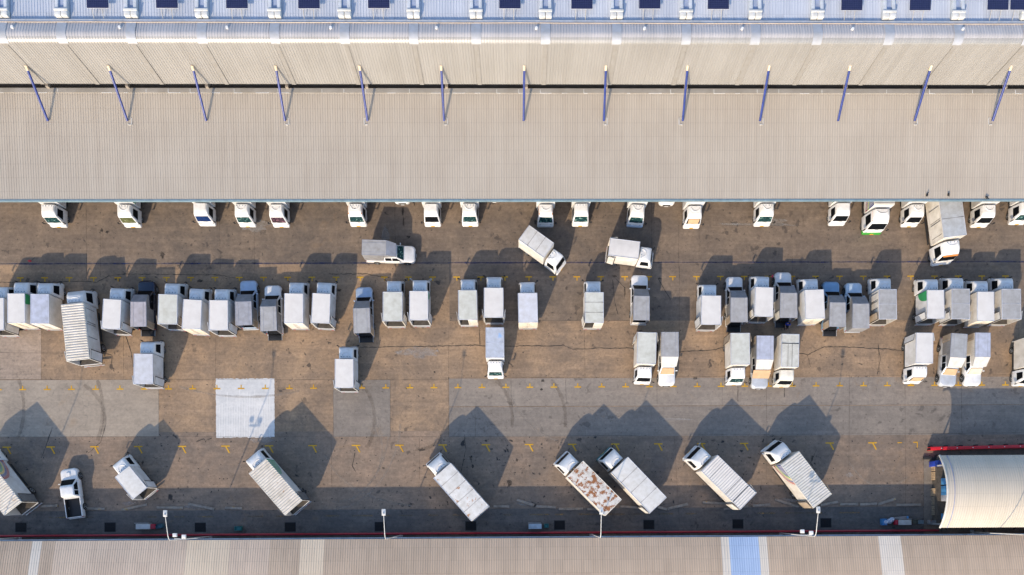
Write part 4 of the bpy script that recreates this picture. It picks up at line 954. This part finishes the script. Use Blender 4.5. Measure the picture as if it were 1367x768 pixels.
    obj('bed_sides', bm, body, t); obj('bed_floor', B(-hw+.12, hw-.12, yr, cabr-.10, .42, .56), BLACK, t)
    if not covered:
        bm = bmesh.new()
        for s in (-1, 1): box(bm, min(s*(hw-.13), s*(hw-.17)), max(s*(hw-.13), s*(hw-.17)), yr+.02, cabr-.12, .56, .99)
        obj('bed_liner', bm, BLACK, t)
    obj('rear_bumper', B(-hw+.05, hw-.05, yr-.16, yr-.02, .40, .56, .04), GALV if body is not NAVY else CHASSIS, t)
    for s in (-1, 1): obj('tail_light', B(min(s*(hw-.14), s*(hw-.015)), max(s*(hw-.14), s*(hw-.015)), yr-.03, yr, .70, .95), REDL, t)
    wheels(t, hw+.03, [1.95, yr+1.05], .38, .24)
    obj('underbody', B(-.6, .6, yr+.2, yn-.4, .25, .42), CHASSIS, t)
def tailgate(t, down, body, yr, hw=.92):
    if down:
        g = obj('tailgate', B(-hw+.15, hw-.15, yr-.72, yr-.02, .50, .56, .015), BLACK, t)
        bm = bmesh.new()
        for s in (-1, 1): box(bm, s*(hw-.17)-.02, s*(hw-.17)+.02, yr-.70, yr-.04, .561, .60)
        obj('gate_rails', bm, GALV, g)
    else: obj('tailgate', B(-hw+.14, hw-.14, yr-.03, yr+.03, .56, .98, .02), body, t)
def pickup(corners, h, label, body, roof=None, front=None, side=None, group=None, gate='down', rear='open', shade=None, glass=None, dmat=None, w=None):
    f, rz, L, w_ = place(corners, h); w_ = w or max(1.62, min(w_, 1.86))
    t = thing('covered_pickup', label, 'pickup truck', (f.x, f.y, 0), rz, group)
    roof = roof or R_GREY; front = front or S_GREY; side = side or S_GREY; hw = w_/2; yr = -max(2.2, min(L-.15, 2.6))
    pickup_body(t, body, glass=glass, yr=yr, shade=shade)
    tailgate(t, gate == 'down', body, yr)
    # cargo canopy over the bed with a wedge running forward over the cab
    th_ = .035; z0 = .99; n = 0
    bm = bmesh.new()
    for s in (-1, 1):
        pts = [(s*hw, -L, z0), (s*hw, -L, h), (s*hw, 0, h), (s*(hw-.10), .92, 1.98), (s*(hw-.10), .92, 1.80), (s*hw, -.50, 1.80), (s*hw, -.50, z0)]
        a = [bm.verts.new(p) for p in pts]; c = [bm.verts.new((p[0]-s*th_, p[1], p[2])) for p in pts]
        bm.faces.new(a); bm.faces.new(c[::-1])
        for i in range(7): j = (i+1) % 7; bm.faces.new((a[i], a[j], c[j], c[i]))
    y = -L+.2
    while y < -.2:
        for s in (-1, 1): box(bm, min(s*hw, s*(hw+.012)), max(s*hw, s*(hw+.012)), y, y+.04, z0+.1 if y < -.6 else 1.86, h-.08)
        y += .22
    box(bm, -hw+th_, hw-th_, -.54, -.50, z0, 1.80); box(bm, -hw+th_+.1, hw-th_-.1, -.50, .90, 1.79, 1.82)
    cb = obj('cargo_canopy', bm, side, t, smooth=False)
    bm = bmesh.new(); plate(bm, [(-hw+.005, .01, h-.004), (hw-.005, .01, h-.004), (hw-.11, .93, 1.975), (-hw+.11, .93, 1.975)], .014)
    plate(bm, [(-hw+.11, .93, 1.955), (hw-.11, .93, 1.955), (hw-.11, .93, 1.80), (-hw+.11, .93, 1.80)], .012)
    fr = obj('canopy_front', bm, front, t, smooth=False)
    bm = bmesh.new(); nx, ny = 6, 8; g = []
    for j in range(ny+1): g.append([bm.verts.new((-hw+.02+(w_-.04)*i/nx, -.02-(L-.04)*j/ny, h-.005+.02*(1-((i/nx-.5)*2)**2)+random.uniform(-.004, .004))) for i in range(nx+1)])
    for j in range(ny):
        for i in range(nx): bm.faces.new((g[j][i], g[j][i+1], g[j+1][i+1], g[j+1][i]))
    rp_ = obj('roof_panel', bm, roof, t, sharp=60)
    bm = bmesh.new()
    for (a, b_, c, d) in ((-hw-.012, -hw+.04, -L-.01, .01), (hw-.04, hw+.012, -L-.01, .01), (-hw+.04, hw-.04, -L-.012, -L+.04), (-hw+.04, hw-.04, -.03, .012)): box(bm, a, b_, c, d, h-.05, h+.008, .008)
    obj('roof_rim', bm, pmat('canopy_rim', (.36, .37, .42), .5, .2), cb)
    bm = bmesh.new()
    for s in (-.62, .62): box(bm, s*hw-.012, s*hw+.012, -L+.05, -.05, h-.01, h+.022)
    obj('roof_ribs', bm, pmat('canopy_rim', (.36, .37, .42)), rp_)
    if rear == 'closed': obj('rear_door', B(-hw+.04, hw-.04, -L-.03, -L+.01, z0, h-.06, .01), dmat or side, t)
    else:
        for s in (-1, 1):
            bm = bmesh.new(); x = s*(hw+.045)
            plate(bm, [(x, -L, z0+.05), (x+s*.04, -L+hw*.85, z0+.05), (x+s*.04, -L+hw*.85, h-.1), (x, -L, h-.1)], .014); d = obj('rear_door', bm, dmat or S_BROWN, t)
            obj('lock_bar', tube(bmesh.new(), [(x+s*.06, -L+hw*.7, z0+.2), (x+s*.06, -L+hw*.7, h-.25)], .015, 5), GALV, d)
    return t

MID = 'vehicles of the middle row'; LOW = 'vehicles of the lower middle row'; DOCK = 'trucks nosing out from under the canopy'; ANG = 'vehicles parked slanted along the bottom shed'
hT = 2.95
# --- middle row, left to right (front edge pair, rear edge pair in the photograph)
truck([(-20, 398), (5, 398), (5, 441), (-20, 441)], hT, 'white box truck cut off by the left picture edge, middle row', roof=R_WHITE, side=S_CREAM, doors='open', group=MID)
truck([(9.3, 392), (33.2, 392), (33.2, 431), (10, 431)], hT, 'white box truck with a green corner on its side, second in the middle row', roof=R_WHITE, side=S_SIDE, dmat=S_DOOR, liv='greenL', livside=1, group=MID)
truck([(40.5, 392.8), (65.4, 392.8), (65.4, 432), (40.5, 432)], hT, 'box truck with pale blue roof, left neighbour of the long ribbed truck', roof=R_BLUE, side=S_CREAM, dmat=S_CREAM, doors='closed', group=MID)
truck([(81.2, 406.5), (111.4, 404.3), (119.5, 479.5), (89.2, 481.8)], 3.3, 'long cream truck with ribbed roof standing askew in the middle row', big=True, roof=R_CREAM, rkind='ribbed', side=S_SIDE, doors='open', sidedet='windows', group=MID)
truck([(137.7, 399.8), (162.3, 399.8), (160, 439.7), (135.7, 439)], hT, 'white box truck between the long ribbed truck and the navy pickup', roof=R_WHITE, doors='open', group=MID)
pickup([(174.2, 403.2), (194.8, 403.2), (195.6, 436), (173.8, 436)], 2.5, 'dark navy pickup with grey canopy and lowered black tailgate', NAVY, roof=pmat('roof_mauve_grey', (.43, .40, .42), .6, var=.1), front=pmat('front_brown_grey', (.28, .25, .25), .6, var=.1), gate='down', group=MID)
truck([(211.4, 393.2), (237, 393.2), (236.4, 433), (210.5, 432.6)], hT, 'box truck with greenish white roof right of the navy pickup', roof=R_GREEN, side=S_SIDE, doors='open', dmat=S_BROWN, group=MID)
truck([(244.6, 400.3), (269.6, 400.3), (267.6, 439.7), (242.6, 438.6)], hT, 'white box truck with rusty closed rear doors, two right of the navy pickup', roof=R_WHITE, dmat=S_DOOR, group=MID)
truck([(279, 401), (304.4, 401), (304.2, 441), (279, 441)], hT, 'white box truck directly left of the grey canopied pickup with pale blue hood', roof=R_WHITE, doors='open', group=MID)
pickup([(313.9, 403), (335, 402.7), (337, 435.3), (314, 433)], 2.5, 'pickup with pale blue hood and a scratched grey canopy roof with dark specks', BLUESIL, roof=R_PATCH, gate='up', group=MID)
pickup([(347.8, 409.2), (367.7, 409.8), (370.4, 441.5), (347, 442)], 2.5, 'white pickup with grey canopy, right neighbour of the scratched canopy pickup', WHITE, roof=R_GREY, gate='down', dmat=S_GREY, group=MID)
truck([(379.3, 392), (405, 392), (404.3, 431.3), (379.3, 431.3)], hT, 'white box truck with closed cream rear doors, left one of the close pair', roof=R_WHITE, side=S_SIDE, dmat=S_CREAM, group=MID)
truck([(417, 392), (441.3, 392), (439.7, 432), (415.4, 431)], hT, 'white box truck with open rear, right one of the close pair', roof=R_WHITE, doors='open', group=MID)
pickup([(471.4, 412), (493.3, 411.4), (494.6, 443.7), (472.5, 445.2)], 2.5, 'silver blue pickup with worn grey canopy standing alone above the lone white truck', BLUESIL, roof=R_GREY, front=pmat('front_taupe', (.30, .27, .25), .6), gate='down', group=MID)
truck([(511, 389.9), (537.1, 389.9), (537.1, 428.6), (511, 429)], hT, 'box truck with greenish roof directly right of the lone silver blue pickup', roof=R_GREEN, doors='open', dmat=S_CREAM, side=S_CREAM, group=MID)
truck([(546.4, 388.8), (571.5, 388.8), (571.5, 427.5), (546.4, 427.5)], hT, 'white box truck with long mirror arms and a green patch on its side', roof=R_WHITE, doors='open', liv='green', livside=1, mm=1, group=MID)
truck([(611.5, 387.7), (636.5, 387.7), (637, 426.9), (612, 426.9)], hT, 'greenish white box truck with only its left rear door open, near the picture centre', roof=R_GREEN, side=S_SIDE, doors='half', dmat=S_CREAM, group=MID)
truck([(646, 384.4), (671.9, 384.4), (671.9, 424), (646, 424)], hT, 'white box truck standing tail to tail with the patchy blue roofed truck', roof=R_WHITE, doors='open', group=MID)
truck([(691.2, 391.4), (717.3, 391.4), (718, 430.4), (692.3, 430.8)], hT, 'white box truck with closed orange-edged rear doors near the picture centre', roof=pmat('roof_lilac_white', (.64, .64, .68), .5, var=.06), dmat=S_DOOR, side=S_CREAM, group=MID)
truck([(780.8, 390.3), (805.9, 390.3), (805.9, 430.8), (780.8, 430.8)], hT, 'lone box truck with a three panel roof and a small rear window', roof=R_GREEN, rkind='panel3', side=S_CREAM, dmat=S_CREAM, doors='half', group=MID)
pickup([(846.5, 395.4), (867.1, 395.4), (867.1, 427), (845.4, 428)], 2.5, 'white pickup with dark grey canopy standing nose up above the two noses-down vehicles', WHITE, roof=R_GREY, front=pmat('front_taupe', (.30, .27, .25)), gate='up', group=MID)
truck([(936.2, 394.8), (962.8, 394.8), (963.4, 433), (935, 434)], hT, 'white box truck directly left of the leftmost pickup in the right hand cluster', roof=R_WHITE, doors='open', dmat=S_SIDE, group=MID)
pickup([(975.6, 397.6), (997.7, 397.6), (998.2, 429.7), (975.2, 430.4)], 2.5, 'white pickup with grey canopy, leftmost pickup of the right hand cluster, tailgate down', WHITE, gate='down', group=MID)
truck([(1008.6, 383.7), (1032.5, 383.7), (1032, 423), (1007, 422.4)], hT, 'white box truck between two white grey-canopied pickups', roof=R_WHITE, doors='open', dmat=S_CREAM, group=MID)
pickup([(1041.9, 391.4), (1064, 391.4), (1064.5, 424.2), (1041.2, 424.2)], 2.5, 'white pickup with grey canopy and a person at its lowered tailgate', WHITE, gate='down', group=MID, dmat=CREAM)
truck([(1074, 387.2), (1099.9, 386.6), (1101.2, 425.3), (1075.7, 425.8)], hT, 'white box truck with rusty closed rear doors directly left of the blue-hooded pickup', roof=R_WHITE, dmat=S_DOOR, group=MID)
pickup([(1107.6, 404.3), (1129.3, 403.8), (1128.9, 435.7), (1107.6, 436.4)], 2.5, 'pickup with blue hood and grey canopy, tan rear door folded open', pmat('mid_blue_paint', (.20, .36, .55), .3, .1, .05, coat=.3), gate='down', dmat=S_BROWN, group=MID)
pickup([(1138.6, 406), (1160.3, 405.4), (1160.8, 437.9), (1138.2, 437.9)], 2.5, 'pale blue pickup with closed grey canopy beside the truck with side hatches', pmat('ice_blue_paint', (.52, .64, .76), .3, .1, .05, coat=.3), gate='up', rear='closed', group=MID)
truck([(1173.5, 386.6), (1196.8, 386.1), (1197.4, 426), (1173.5, 426.4)], hT, 'box truck with grey roof and framed side hatches, right of the pale blue pickup', roof=R_GREY, rkind='panel2', side=S_CREAM, doors='open', dmat=S_BROWN, sidedet='windows', group=MID)
truck([(1237.7, 387.7), (1260.1, 387.2), (1261, 425.8), (1237.7, 424.9)], hT, 'white roofed box truck with a green corner near the right edge', roof=R_WHITE, liv='greenL', livside=-1, doors='open', dmat=S_SIDE, group=MID)
truck([(1270.9, 385.9), (1294.6, 385.5), (1294.6, 426), (1270.5, 426)], hT, 'grey roofed box truck right of the green-cornered white truck', roof=R_GREY, rkind='panel2', side=S_CREAM, doors='open', dmat=S_SIDE, group=MID)
truck([(1304.6, 389.9), (1327, 389.4), (1327.4, 429), (1304.6, 428)], hT, 'white roofed box truck between two grey roofed ones near the right edge', roof=R_WHITE, side=S_CREAM, dmat=S_DOOR, group=MID)
truck([(1337.8, 386), (1362.4, 386), (1363.5, 425.8), (1337.4, 426.4)], hT, 'grey roofed box truck at the right picture edge of the middle row', roof=R_GREY, rkind='panel2', side=S_CREAM, doors='open', dmat=S_SIDE, group=MID)
# --- lower middle row
truck([(178.4, 472.5), (204.3, 472.5), (203.9, 512.8), (178.4, 512.8)], hT, 'box truck with pale lilac roof standing alone below the navy pickup', roof=pmat('roof_lilac', (.58, .58, .61), .5, var=.08), doors='open', tail=GALV, group=LOW)
truck([(447, 479.5), (471.8, 479.5), (471.8, 517.6), (447, 518.3)], hT, 'white box truck alone, lower left of the silver blue pickup', roof=R_WHITE, doors='open', dmat=BLUEL if 0 else S_SIDE, group=LOW)
truck([(672.6, 477.5), (648.7, 478), (648, 437.5), (673, 437.5)], hT, 'nose-down truck with a patchy pale blue two panel roof near the centre', roof=R_BLUE2, rkind='panel2', side=S_SIDE, glass=GLASS_T, defl=0, Lc=1.48, group=LOW)
truck([(875.8, 485.7), (849.8, 485.7), (851.4, 444), (876.4, 443.7)], hT, 'nose-down truck with greenish roof, left of the first nose-down pickup', roof=R_GREEN, side=S_CREAM, doors='open', defl=0, Lc=1.48, group=LOW)
pickup([(906.3, 476.2), (882.6, 476.2), (883, 443.7), (905.9, 443.2)], 2.5, 'nose-down white pickup with blue-grey canopy and cardboard behind its windshield', WHITE, roof=R_GREY, front=S_WHITEP, side=S_WHITEP, gate='up', shade='in', group=LOW)
truck([(1001.5, 486.2), (975.6, 487.3), (975.4, 444.8), (1000.8, 444.8)], hT, 'nose-down truck with greenish roof and tan rear door beside the cardboard-covered pickup', roof=R_GREEN, side=S_CREAM, doors='open', dmat=S_BROWN, glass=GLASS_T, defl=0, Lc=1.48, group=LOW)
pickup([(1034, 479.5), (1008.8, 480.7), (1009.7, 448.6), (1033.6, 448)], 2.5, 'nose-down silver pickup with a wide cardboard sheet lying over its windshield', SILVER, roof=R_BLUE, front=S_WHITEP, side=S_GREY, gate='up', shade='out', group=LOW)
truck([(1066.2, 490.6), (1043, 489), (1043.6, 446.3), (1067.3, 445.9)], hT, 'nose-down cream truck whose roof has hatch seams', roof=pmat('roof_ivory', (.62, .60, .53), .5, var=.12), rkind='hatch', side=S_CREAM, dmat=S_DARK, body=pmat('ivory_paint', (.72, .68, .60), .4), clips=0, defl=0, Lc=1.48, group=LOW)
truck([(1245.5, 485), (1222.7, 485), (1222.9, 444.8), (1245.9, 444)], hT, 'nose-down white box truck with cardboard in its windshield, lower right', roof=R_WHITE, side=S_SIDE, doors='open', shade=1, defl=0, Lc=1.48, group=LOW)
pickup([(1290.4, 477.3), (1268, 477.3), (1270.9, 445.9), (1291.3, 445.2)], 2.5, 'nose-down silver pickup with grey spotted canopy roof and cardboard in the windshield', SILVER, roof=pmat('roof_spotted_grey', (.40, .40, .40), .6, spots=((.5, .56, .62), .7, 3)), front=S_WHITEP, side=S_GREY, gate='up', shade='in', group=LOW)
pickup([(1322.5, 477), (1301.5, 476.2), (1302, 444.6), (1322.5, 444)], 2.5, 'nose-down white pickup with blue-grey canopy and pale card in the windshield', WHITE, roof=R_BLUE, front=S_WHITEP, side=S_CREAM, gate='up', shade='pale', dmat=S_BROWN, group=LOW)
truck([(1396, 488.4), (1372, 488.4), (1372.6, 449.7), (1396, 449.7)], hT, 'nose-down box truck cut off by the right picture edge, lower middle row', roof=R_GREY, side=S_CREAM, defl=0, Lc=1.48, group=LOW)
# --- under the canopy, noses out (bumper centre in the photograph)
def dock(px, py, label, big=False, h=3.0, rot=0.0, L=3.4, **k):
    p = at(px, py, .5); Lc = (1.72 if big else 1.52)+.30
    d = Vector((math.sin(rot), -math.cos(rot), 0)); f = p-d*Lc; w_ = 2.2 if big else 2.0
    hdg = math.atan2(d.y, d.x); q = Vector((-d.y, d.x, 0))
    # re-use the corner interface through exact projection at height h
    t = truck_world(f, hdg-math.pi/2, L, w_, h, label, big, **k)
    return t
def truck_world(f, rz, L, w_, h, label, big, **k):
    global place
    old = place; place = lambda c, hh: (f, rz, L, w_)
    try: t = truck(None, h, label, big=big, w=w_, group=DOCK, **k)
    finally: place = old
    return t
dock(79, 302.5, 'white truck nose with a green cluttered windshield, leftmost under the canopy', glass=GLASS_T, defl=0)
dock(178, 302.7, 'white truck nose with a yellowish windshield and green box edge, second from the left', glass=GLASS_Y, liv='green', livside=-1)
dock(277.3, 300.7, 'white truck nose with a bright blue windshield screen', glass=GLASS_B, clips=0, plate=0, defl=0)
dock(331, 302, 'white truck nose between the blue-screen truck and the plum-windshield truck', glass=GLASS_T)
dock(376, 302.4, 'white truck nose with a plum coloured windshield, right one of three close together', glass=GLASS_R, clips=0)
dock(479, 301.5, 'white truck nose with orange roof edges, above left of the eastbound pickup', glass=GLASS_T, stripe=1)
dock(578, 301.5, 'white truck nose with plain roof and dark windshield above the centre left', clips=0, defl=0)
dock(628, 301.2, 'white truck nose with a yellow-littered windshield, right neighbour of the plain roofed nose', glass=GLASS_T)
dock(728, 302.2, 'white truck nose with orange roof stripes and grey bumper above the slanted truck', glass=GLASS_T, stripe=1, clips=0, bumper=SILVER, plate=0)
dock(774.4, 301.2, 'white truck nose right of the orange-striped nose', glass=GLASS_T, defl=0)
dock(847, 302.4, 'slightly turned white truck nose with a pale blue bumper', glass=GLASS_T, rot=-.06, plate=0, bumper=BLUESIL)
dock(922.5, 304, 'white truck nose with a cardboard sheet in the windshield', shade=1, clips=0)
dock(1016.7, 301.2, 'lone white truck nose with a greenish windshield right of the cardboard one', glass=GLASS_T)
dock(1116.3, 300.3, 'white truck nose with dark windshield left of the green-bumpered truck', clips=0, defl=0, liv='green', livside=1, plate=0)
dock(1163, 312.8, 'truck with bright green bumper and blue striped box side under the canopy', big=True, h=3.3, L=5.5, liv='stripes', livside=1, bumper=GREENB, stripe=1, clips=0, rkind='ribbed')
dock(1213, 302, 'white truck nose between the green-bumpered truck and the long askew truck', glass=GLASS)
dock(1306, 302.7, 'white truck nose directly right of the long askew truck', clips=0, plate=1)
dock(1357, 299, 'white truck nose at the right picture edge under the canopy', glass=GLASS_T)
truck([(1260.2, 317.9), (1290.6, 312.8), (1281.0, 240), (1250.8, 245)], 3.5, 'long grey-roofed truck pulling out askew from under the canopy at the right', big=True, roof=pmat('roof_cool_grey', (.52, .54, .56), .5, var=.12), rkind='panel3', side=S_CREAM, dmat=S_CREAM, sidedet='windows', visor=ORANGE, group=DOCK)
# pickup noses just showing under the canopy edge
def nose(px, py, label, body=WHITE):
    p = at(px, py, .7); f = Vector((p.x, p.y+2.87, 0)); t = thing('pickup_truck', label, 'pickup truck', f, math.pi, DOCK)
    pickup_body(t, body, covered=False, yr=-2.45); tailgate(t, False, body, -2.45)
nose(537, 272, 'white pickup whose nose barely shows under the canopy, above the eastbound pickup')
nose(660, 268.8, 'white vehicle of which only the front lip shows under the canopy near the centre')
nose(890, 274.3, 'white pickup nose peeking out left of the cardboard windshield truck')
# --- vehicles driving in the aisle
pickup([(515.6, 321), (515.6, 341), (483.2, 339.6), (483.2, 320.7)], 2.55, 'white pickup with grey canopy driving to the right in the upper aisle', WHITE, roof=R_GREY, front=pmat('front_silver', (.40, .40, .43), .5), side=S_GREY, gate='up', rear='closed', glass=GLASS_T)
truck([(740, 324.7), (725.2, 343.8), (693, 320.2), (706, 300.4)], 3.0, 'white truck with three roof panels turned diagonally in the upper aisle', roof=pmat('roof_cool_white', (.66, .64, .61), .5, var=.07), rkind='panel3', side=S_CREAM, dmat=S_CREAM)
truck([(855, 323.2), (851.7, 345.5), (811.1, 341), (815.7, 317.6)], 3.0, 'white box truck heading right, slightly downhill in the upper aisle', roof=R_WHITE, side=S_CREAM, doors='open', dmat=S_CREAM)
# --- slanted row along the bottom shed
hB = 3.6
VX = {}
truck([(-39.6, 630.3), (-16, 613.3), (29, 670.7), (5.4, 687.7)], hB, 'ribbed roof truck with coloured stripes, cut off at the left edge', big=True, roof=R_CREAM, rkind='ribbed', side=S_SIDE, doors='open', dmat=S_DARK, liv='stripes', livside=1, group=ANG)
f_ = at(91.6, 625.5, .8); r_ = at(101, 692, .8); v = f_-r_; u_ = v.normalized()
pk = thing('pickup_truck', 'plain white pickup with an empty black load bed, lower left', 'pickup truck', (f_-u_*2.87).xy.to_3d(), math.atan2(v.y, v.x)-math.pi/2, ANG)
pickup_body(pk, WHITE, covered=False, yr=-2.5, scoop=True); tailgate(pk, False, WHITE, -2.5)
truck([(153, 637.5), (172.6, 622), (195.8, 651), (177.5, 667)], 2.9, 'small white box truck with open rear, shortest of the slanted trucks', roof=pmat('roof_cool_white', (.66, .64, .61)), doors='open', group=ANG)
truck([(332, 632), (355.3, 613), (403.5, 667.6), (380.5, 688.4)], hB, 'cream ribbed roof truck with a green side corner, slanted below the white patch', big=True, roof=R_CREAM, rkind='ribbed', side=S_SIDE, doors='open', dmat=S_DARK, liv='greenXL', livside=1, group=ANG)
truck([(578.4, 638), (601.7, 618.7), (653, 676), (628, 695)], hB, 'white truck with five roof panels and rust at the tail end', big=True, roof=R_RUST2, rkind='panel5', side=S_SIDE, group=ANG)
truck([(755.6, 637.5), (779.6, 614.8), (830.5, 667), (807.2, 688.4)], hB, 'truck whose white roof is covered in brown rust', big=True, roof=R_RUST, rkind='rust', side=S_CREAM, clips=0, group=ANG)
truck([(815, 632), (839.5, 609.4), (889.7, 664), (867.7, 685.3)], hB, 'clean white truck with four roof panels right of the rust covered one', big=True, roof=pmat('roof_cool_white', (.66, .64, .61)), rkind='panel4', side=S_CREAM, doors='half', dmat=S_CREAM, bumper=TEAL, group=ANG)
truck([(936.8, 629.7), (957.8, 607), (1010.5, 658.3), (987.7, 680.4)], hB, 'white ribbed roof truck with dark cross seams and long mirror arms', big=True, roof=R_WHITE, rkind='seamribs', side=S_CREAM, doors='open', dmat=S_CREAM, mm=1, group=ANG)
truck([(1041.6, 622), (1067.3, 601.3), (1110.8, 659.6), (1085.6, 678.7)], hB, 'ribbed roof truck with rainbow stripes, rightmost of the slanted row', big=True, roof=R_CREAM if 0 else pmat('roof_ribbed_white', (.66, .63, .58), .5, var=.08), rkind='ribbed', side=S_CREAM, doors='open', dmat=S_BROWN, liv='stripes', livside=-1, group=ANG)

# --- person sitting on the lowered tailgate
pt = at(1050, 434.5, .6)
def person(loc, rz):
    J = {'pelvis': (0, 0, .12), 'waist': (0, .03, .32), 'chest': (0, .08, .55), 'neck': (0, .12, .68), 'head': (0, .15, .80), 'crown': (0, .16, .90),
         'hipL': (-.10, 0, .10), 'kneeL': (-.12, .42, .12), 'footL': (-.12, .46, -.32), 'toeL': (-.12, .58, -.36), 'hipR': (.10, 0, .10), 'kneeR': (.13, .42, .12), 'footR': (.13, .44, -.32), 'toeR': (.13, .56, -.36),
         'shL': (-.18, .09, .60), 'elL': (-.26, .20, .34), 'haL': (-.18, .40, .24), 'shR': (.18, .09, .60), 'elR': (.28, .18, .34), 'haR': (.20, .40, .22)}
    Rr_ = {'pelvis': .15, 'waist': .13, 'chest': .16, 'neck': .055, 'head': .10, 'crown': .07, 'hipL': .10, 'hipR': .10, 'kneeL': .065, 'kneeR': .065, 'footL': .045, 'footR': .045, 'toeL': .035, 'toeR': .035,
           'shL': .065, 'shR': .065, 'elL': .045, 'elR': .045, 'haL': .035, 'haR': .035}
    E = [('pelvis', 'waist'), ('waist', 'chest'), ('chest', 'neck'), ('neck', 'head'), ('head', 'crown'), ('pelvis', 'hipL'), ('hipL', 'kneeL'), ('kneeL', 'footL'), ('footL', 'toeL'), ('pelvis', 'hipR'), ('hipR', 'kneeR'), ('kneeR', 'footR'), ('footR', 'toeR'),
         ('chest', 'shL'), ('shL', 'elL'), ('elL', 'haL'), ('chest', 'shR'), ('shR', 'elR'), ('elR', 'haR')]
    names = list(J)
    for s, nm in ((-1, 'haL'), (1, 'haR')):
        for q in range(4):
            k = '%s%d' % (nm, q); J[k] = (J[nm][0]+(q-1.5)*.022, J[nm][1]+.085-abs(q-1.4)*.006, J[nm][2]-.02); Rr_[k] = .009; E.append((nm, k)); names.append(k)
        k = nm+'t'; J[k] = (J[nm][0]-s*.05, J[nm][1]+.03, J[nm][2]); Rr_[k] = .010; E.append((nm, k)); names.append(k)
    me = bpy.data.meshes.new('person'); me.from_pydata([J[k] for k in names], [(names.index(a), names.index(b_)) for a, b_ in E], [])
    o = bpy.data.objects.new('person', me); C.objects.link(o); o.location = loc; o.rotation_euler = (0, 0, rz)
    sk = o.modifiers.new('skin', 'SKIN')
    for k, nm in enumerate(names):
        me.skin_vertices[0].data[k].radius = (Rr_[nm], Rr_[nm]*(.75 if nm in ('pelvis', 'waist', 'chest') else 1)); me.skin_vertices[0].data[k].use_root = (k == 0)
    sb = o.modifiers.new('sub', 'SUBSURF'); sb.levels = 2; sb.render_levels = 2
    skin = pmat('skin', (.42, .24, .16), .6, var=.05); me.materials.append(skin)
    sm = bmesh.new(); tube(sm, [(0, -.01, .16), (0, .03, .32), (0, .08, .52), (0, .10, .64)], [.185, .17, .205, .12], 14)
    for s in (-1, 1): tube(sm, [(s*.13, .085, .60), (s*.235, .16, .42)], [.10, .075], 10)
    obj('shirt', sm, pmat('blue_shirt', (.015, .05, .42), .8), o, sharp=80)
    tr = bmesh.new()
    for s in (-1, 1): tube(tr, [(s*.08, -.06, .11), (s*.12, .42, .12), (s*.125, .46, -.28)], [.13, .095, .075], 10)
    obj('trousers', tr, pmat('dark_trousers', (.02, .02, .03), .8), o, sharp=80)
    hr = bmesh.new(); bmesh.ops.create_icosphere(hr, subdivisions=2, radius=.118)
    for v_ in hr.verts: v_.co = Vector((v_.co.x*.92, v_.co.y*1.0+.135, max(v_.co.z, -.03)*1.0+.865))
    obj('hair', hr, pmat('black_hair', (.012, .010, .009), .6), o, sharp=80)
    return o
pe = person((pt.x, pt.y+.12, .58), math.pi)
tag(pe, 'person in a blue shirt and dark trousers sitting on a lowered pickup tailgate', 'person')
